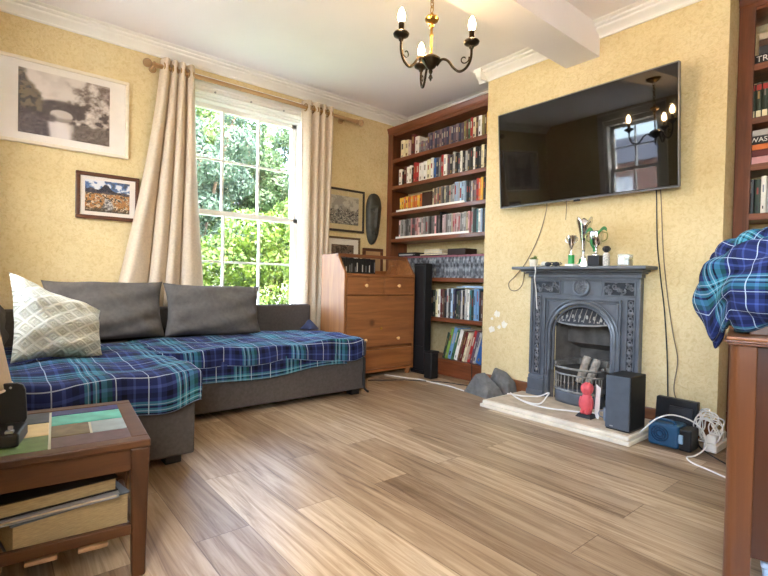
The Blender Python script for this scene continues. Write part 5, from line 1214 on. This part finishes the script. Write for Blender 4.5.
cd_part('stem',B().lathe([(0,1.99),(.006,1.99),(.006,2.10),(.010,2.11),(.006,2.12),(.007,2.15),(0,2.15)],oz,n=16),BRASS)
cd_part('hub',B().lathe([(0,1.902),(.006,1.905),(.010,1.915),(.008,1.925),(.022,1.935),(.032,1.952),(.046,1.968),(.046,1.976),(.030,1.988),(.016,1.995),(0,1.996)],oh,n=28),BRONZE)
cd_part('finial',B().lathe([(0,1.868),(.005,1.874),(.006,1.885),(.011,1.885),(.007,1.897),(0,1.91)],oh,n=14),BRONZE)
BULB=M('lit_bulb_glass',(255,236,200),.2,emit=((255,210,150),26.0))
R_=.21; ZO=-.09; base_a=math.atan2(CY,CX)
for k in range(3):
    a=base_a+math.radians(15)+2*PI*k/3; ux,uy=math.cos(a),math.sin(a)
    P=lambda r,z:(CX+ux*r*.97,CY+uy*r*.97,z+(ZO if z else 0))
    ap=[P(.03,1.972),P(.055,1.998),P(.085,1.988),P(.115,1.950),P(.145,1.930),P(.178,1.945),P(.198,1.985),P(.20,2.045)]
    arm=cd_part('arm',B().tube(smooth_path(ap,7),.0062,10),BRONZE)
    sc=[P(.196,1.985)]+[P(.166+(.024-.0016*i)*math.cos(.3-i*.55),1.985+(.024-.0016*i)*math.sin(.3-i*.55)) for i in range(12)]
    cd_part('scroll',B().tube(smooth_path(sc,4),.0028,6),BRONZE,arm)
    oo=P(.20,0); oq=(oo[0],oo[1],ZO)
    cd_part('drip_pan',B().lathe([(0,2.028),(.010,2.030),(.014,2.040),(.034,2.052),(.037,2.060),(.033,2.066),(.016,2.072),(0,2.073)],oq,n=24),BRONZE,arm)
    cd_part('candle_sleeve',B().cyl((oo[0],oo[1],2.070+ZO),(oo[0],oo[1],2.112+ZO),.0125,n=18),BRONZE,arm)
    bb=cd_part('bulb',B().lathe([(0,2.112),(.010,2.114),(.0155,2.128),(.0165,2.142),(.012,2.162),(.005,2.176),(0,2.181)],oq,n=20),BULB,arm)

# ------------------------------------------------------------------ outside
GRASS=M('garden_lawn',(78,104,48),.95,var=(3,.3))
gb=B().box(-2,YW+.9,-.55,40,45,-.40); gb.cur=1; gb.box(-30,-25,-.55,XL-.27,YW+.9,-.40).box(XL-.27,-25,-.55,40,YF-.27,-.40).box(XL-.27,YW+.33,-.55,40,YW+.9,-.40).box(-30,YW+.9,-.55,-2,45,-.40)
struct('ground',gb,[GRASS,M('bounce_paving',(206,200,190),.9,var=(3,.12))])  # unseen pale paving, added to bounce daylight up onto the ceiling
def leafmat(name,c1,c2,c3):
    m,nt,bs=newmat(name); bs.inputs['Roughness'].default_value=.55
    tc=nd(nt,'ShaderNodeTexCoord'); nz=nd(nt,'ShaderNodeTexNoise',Scale=3.0,Detail=6.0,Roughness=.8); nt.links.new(tc.outputs['Object'],nz.inputs['Vector'])
    r=ramp(nt,[(.32,lin(c1)),(.5,lin(c2)),(.68,lin(c3))]); nt.links.new(nz.outputs['Fac'],r.inputs[0]); nt.links.new(r.outputs[0],bs.inputs['Base Color'])
    tl=nd(nt,'ShaderNodeBsdfTranslucent'); nt.links.new(r.outputs[0],tl.inputs['Color'])
    mx=nd(nt,'ShaderNodeMixShader'); mx.inputs[0].default_value=.35; nt.links.new(bs.outputs[0],mx.inputs[1]); nt.links.new(tl.outputs[0],mx.inputs[2])
    nt.links.new(mx.outputs[0],nt.nodes['Material Output'].inputs['Surface']); return m
BARK=M('tree_bark',(92,76,60),.9,var=(10,.3),bump=(20,.6,.03),scale=(1,1,.3))
def leaves(blobs,count,size,seed):
    rg=np.random.default_rng(seed); w=np.array([b[3]*b[4]*b[5] for b in blobs])**.66; w/=w.sum()
    idx=rg.choice(len(blobs),count,p=w); bl_=np.array(blobs)[idx]
    d=rg.normal(size=(count,3)); d/=np.linalg.norm(d,axis=1)[:,None]
    r=rg.uniform(.55,1.0,count)**.5
    c=bl_[:,:3]+d*bl_[:,3:6]*r[:,None]
    nrm=d+rg.normal(size=(count,3))*.6; nrm/=np.linalg.norm(nrm,axis=1)[:,None]
    t=np.cross(nrm,rg.normal(size=(count,3))); t/=np.linalg.norm(t,axis=1)[:,None]; b=np.cross(nrm,t)
    s=size*rg.uniform(.6,1.3,count)[:,None]
    V=np.stack([c-t*s,c-b*s*.45,c+t*s,c+b*s*.45],1).reshape(-1,3)
    o=B(); o.v=[tuple(p) for p in V]; o.f=[(4*i,4*i+1,4*i+2,4*i+3) for i in range(count)]; o.mi=[0]*count
    return o
def tree(label,x,y,h,blobs,count,size,mat,seed,name='tree'):
    t=thing(name,label,'tree',(x,y,-.40))
    part(t,'crown',leaves(blobs,count,size,seed),mat,fix=False)
    tb_=B().tube(smooth_path([(x,y,-.4),(x+.05,y,h*.25),(x-.05,y,h*.5),(x,y,h*.8)],6),.1,8)
    for k,b in enumerate(blobs[:5]): tb_.tube([(x,y,h*.25),((x+b[0])/2,(y+b[1])/2,(h*.3+b[2])/2+.1),(b[0],b[1],b[2])],.03,6)
    part(t,'trunk',tb_,BARK,smooth=True)
LH=leafmat('hedge_leaf',(34,54,10),(68,91,19),(103,119,34)); LT=leafmat('tree_leaf',(22,38,19),(47,68,35),(76,96,59)); LB=leafmat('blue_green_leaf',(32,50,38),(59,79,62),(90,109,88))
rg_=random.Random(3)
hedge=[(1.9+.42*k,7.3+rg_.uniform(-.25,.25),zz+rg_.uniform(-.12,.12),.48,.5,.42) for k in range(9) for zz in (-.1,.45,1.0)]+[(3.2+.42*k,7.3,1.5+.12*k+rg_.uniform(-.1,.1),.48,.5,.42) for k in range(6)]
hd_=thing('hedge','bright yellow green hedge outside the lower half of the window','hedge',(3.6,7.3,-.4)); part(hd_,'foliage',leaves(hedge,42000,.042,3),LH,fix=False)
part(hd_,'stem',B().tube([(2.4,7.3,-.4),(2.4,7.3,.6)],.03,6).tube([(3.6,7.3,-.4),(3.6,7.3,.8)],.03,6).tube([(4.8,7.3,-.4),(4.8,7.3,.8)],.03,6),BARK)
def cloud(cx,cy,cz,rx,ry,rz,n,r,seed):
    q=random.Random(seed); out=[]
    while len(out)<n:
        a=(q.uniform(-1,1),q.uniform(-1,1),q.uniform(-1,1))
        if sum(v*v for v in a)<1: rr=r*q.uniform(.6,1.2); out.append((cx+a[0]*rx,cy+a[1]*ry,cz+a[2]*rz,rr,rr,rr*.8))
    return out
tree('blue green tree outside the left panes of the window',3.1,9.5,4.2,cloud(3.1,9.5,2.9,1.0,.9,2.3,40,.42,1),30000,.045,LB,11)
tree('mid green leafy tree outside the middle panes of the window',4.5,10.5,5.0,cloud(4.5,10.5,2.9,1.0,.9,2.6,38,.42,2),28000,.045,LT,12)
tree('airy green tree at the right of the window view',6.2,10.8,5.0,cloud(6.2,10.8,3.2,.9,.9,2.0,30,.42,4),24000,.045,LT,13)
tree('tall pale green tree at the back of the garden behind the others',6.0,15.5,8.0,cloud(6.0,15.5,4.6,3.0,1.0,3.4,60,.75,9),30000,.085,leafmat('pale_leaf',(50,70,34),(78,100,52),(104,124,74)),17)
hs_=thing('far_house','pale distant house wall glimpsed between the garden trees','house',(7,17,-.4))
part(hs_,'wall',B().box(2.5,17,-.4,11,22,3.2),M('pale_render',(214,210,204),.9)); part(hs_,'roof',B().prism([(16.6,3.2),(22.4,3.2),(19.5,5.2)],(2.2,11.3),lambda y,z,x:(x,y,z)),M('grey_slate_roof',(120,116,116),.8,var=(8,.2)))
for k in range(3): part(hs_,'window',B().box(3.4+2.4*k,16.97,1.2,4.4+2.4*k,17.0,2.5),M('dark_window_glass',(90,100,112),.15))
# brick house seen through the side window (it shows in the television)
nh=thing('brick_house','brick house standing outside the left side window','house',(-9,5,-.4))
def brickmat():
    m,nt,bs=newmat('red_brick'); bs.inputs['Roughness'].default_value=.9
    tc=nd(nt,'ShaderNodeTexCoord'); mp=nd(nt,'ShaderNodeMapping'); mp.inputs['Rotation'].default_value=(PI/2,0,PI/2); nt.links.new(tc.outputs['Object'],mp.inputs['Vector'])
    sp=nd(nt,'ShaderNodeSeparateXYZ'); cbn=nd(nt,'ShaderNodeCombineXYZ'); nt.links.new(tc.outputs['Object'],sp.inputs[0]); nt.links.new(sp.outputs['Y'],cbn.inputs['X']); nt.links.new(sp.outputs['Z'],cbn.inputs['Y'])
    b=nd(nt,'ShaderNodeTexBrick',Scale=1.0); b.inputs['Brick Width'].default_value=.22; b.inputs['Row Height'].default_value=.075; b.inputs['Mortar Size'].default_value=.008
    b.inputs['Color1'].default_value=(*lin((150,96,76)),1); b.inputs['Color2'].default_value=(*lin((124,74,60)),1); b.inputs['Mortar'].default_value=(*lin((190,180,168)),1)
    nt.links.new(cbn.outputs[0],b.inputs['Vector']); nt.links.new(b.outputs['Color'],bs.inputs['Base Color']); return m
part(nh,'wall',B().box(-13,3.0,-.4,-9,11,2.6),brickmat()); part(nh,'roof',B().prism([(-13.3,2.6),(-8.7,2.6),(-11,3.6)],(2.8,11.2),lambda x,z,y:(x,y,z)),M('slate_roof',(96,98,106),.8,var=(8,.2)))
for k in range(3): part(nh,'window',B().box(-9.03,4.0+2.3*k,.9,-8.99,5.0+2.3*k,2.2),M('pale_window_frame',(225,228,232),.4))

# ------------------------------------------------------------------ light: sky, sun, and the lit chandelier
W=bpy.data.worlds.new('sky'); SC.world=W; W.use_nodes=True; nt=W.node_tree; bg=nt.nodes['Background']
sk=nt.nodes.new('ShaderNodeTexSky'); sk.sky_type='NISHITA'; sk.sun_disc=False; sk.sun_elevation=math.radians(48); sk.sun_rotation=math.radians(200); sk.air_density=1.0; sk.dust_density=3.5; sk.ozone_density=1.0
mxw=nt.nodes.new('ShaderNodeMix'); mxw.data_type='RGBA'; mxw.inputs[0].default_value=.6; mxw.inputs[7].default_value=(.37,.43,.52,1)
nt.links.new(sk.outputs[0],mxw.inputs[6]); nt.links.new(mxw.outputs[2],bg.inputs['Color']); bg.inputs['Strength'].default_value=1.0
su=bpy.data.lights.new('sun','SUN'); su.energy=1.0; su.angle=math.radians(3); su.color=(1,.95,.86); so_=bpy.data.objects.new('sun',su); COL.objects.link(so_); so_.rotation_euler=Euler((math.radians(42),0,math.radians(36)))
def portal(nm,loc,rot,sx,sy):
    l=bpy.data.lights.new(nm,'AREA'); l.shape='RECTANGLE'; l.size=sx; l.size_y=sy; l.cycles.is_portal=True
    ob=bpy.data.objects.new(nm,l); COL.objects.link(ob); ob.location=loc; ob.rotation_euler=rot
portal('window_light_garden',(1.64,YW+.25,1.42),(-PI/2,0,0),1.16,1.84)
portal('window_light_side',(XL-.22,2.66,1.68),(0,-PI/2,0),1.56,.72)
portal('added_window_portal',(XL-.22,-.25,1.60),(0,-PI/2,0),1.5,1.4)  # sky portal for the added window
SC.view_settings.view_transform='Standard'; SC.view_settings.look='None'; SC.view_settings.gamma=1; SC.view_settings.use_curve_mapping=False
SC.view_settings.exposure=3.9
try:
    SC.cycles.max_bounces=12; SC.cycles.diffuse_bounces=6; SC.cycles.transparent_max_bounces=24; SC.cycles.use_denoising=True; SC.cycles.sample_clamp_indirect=8
except Exception: pass
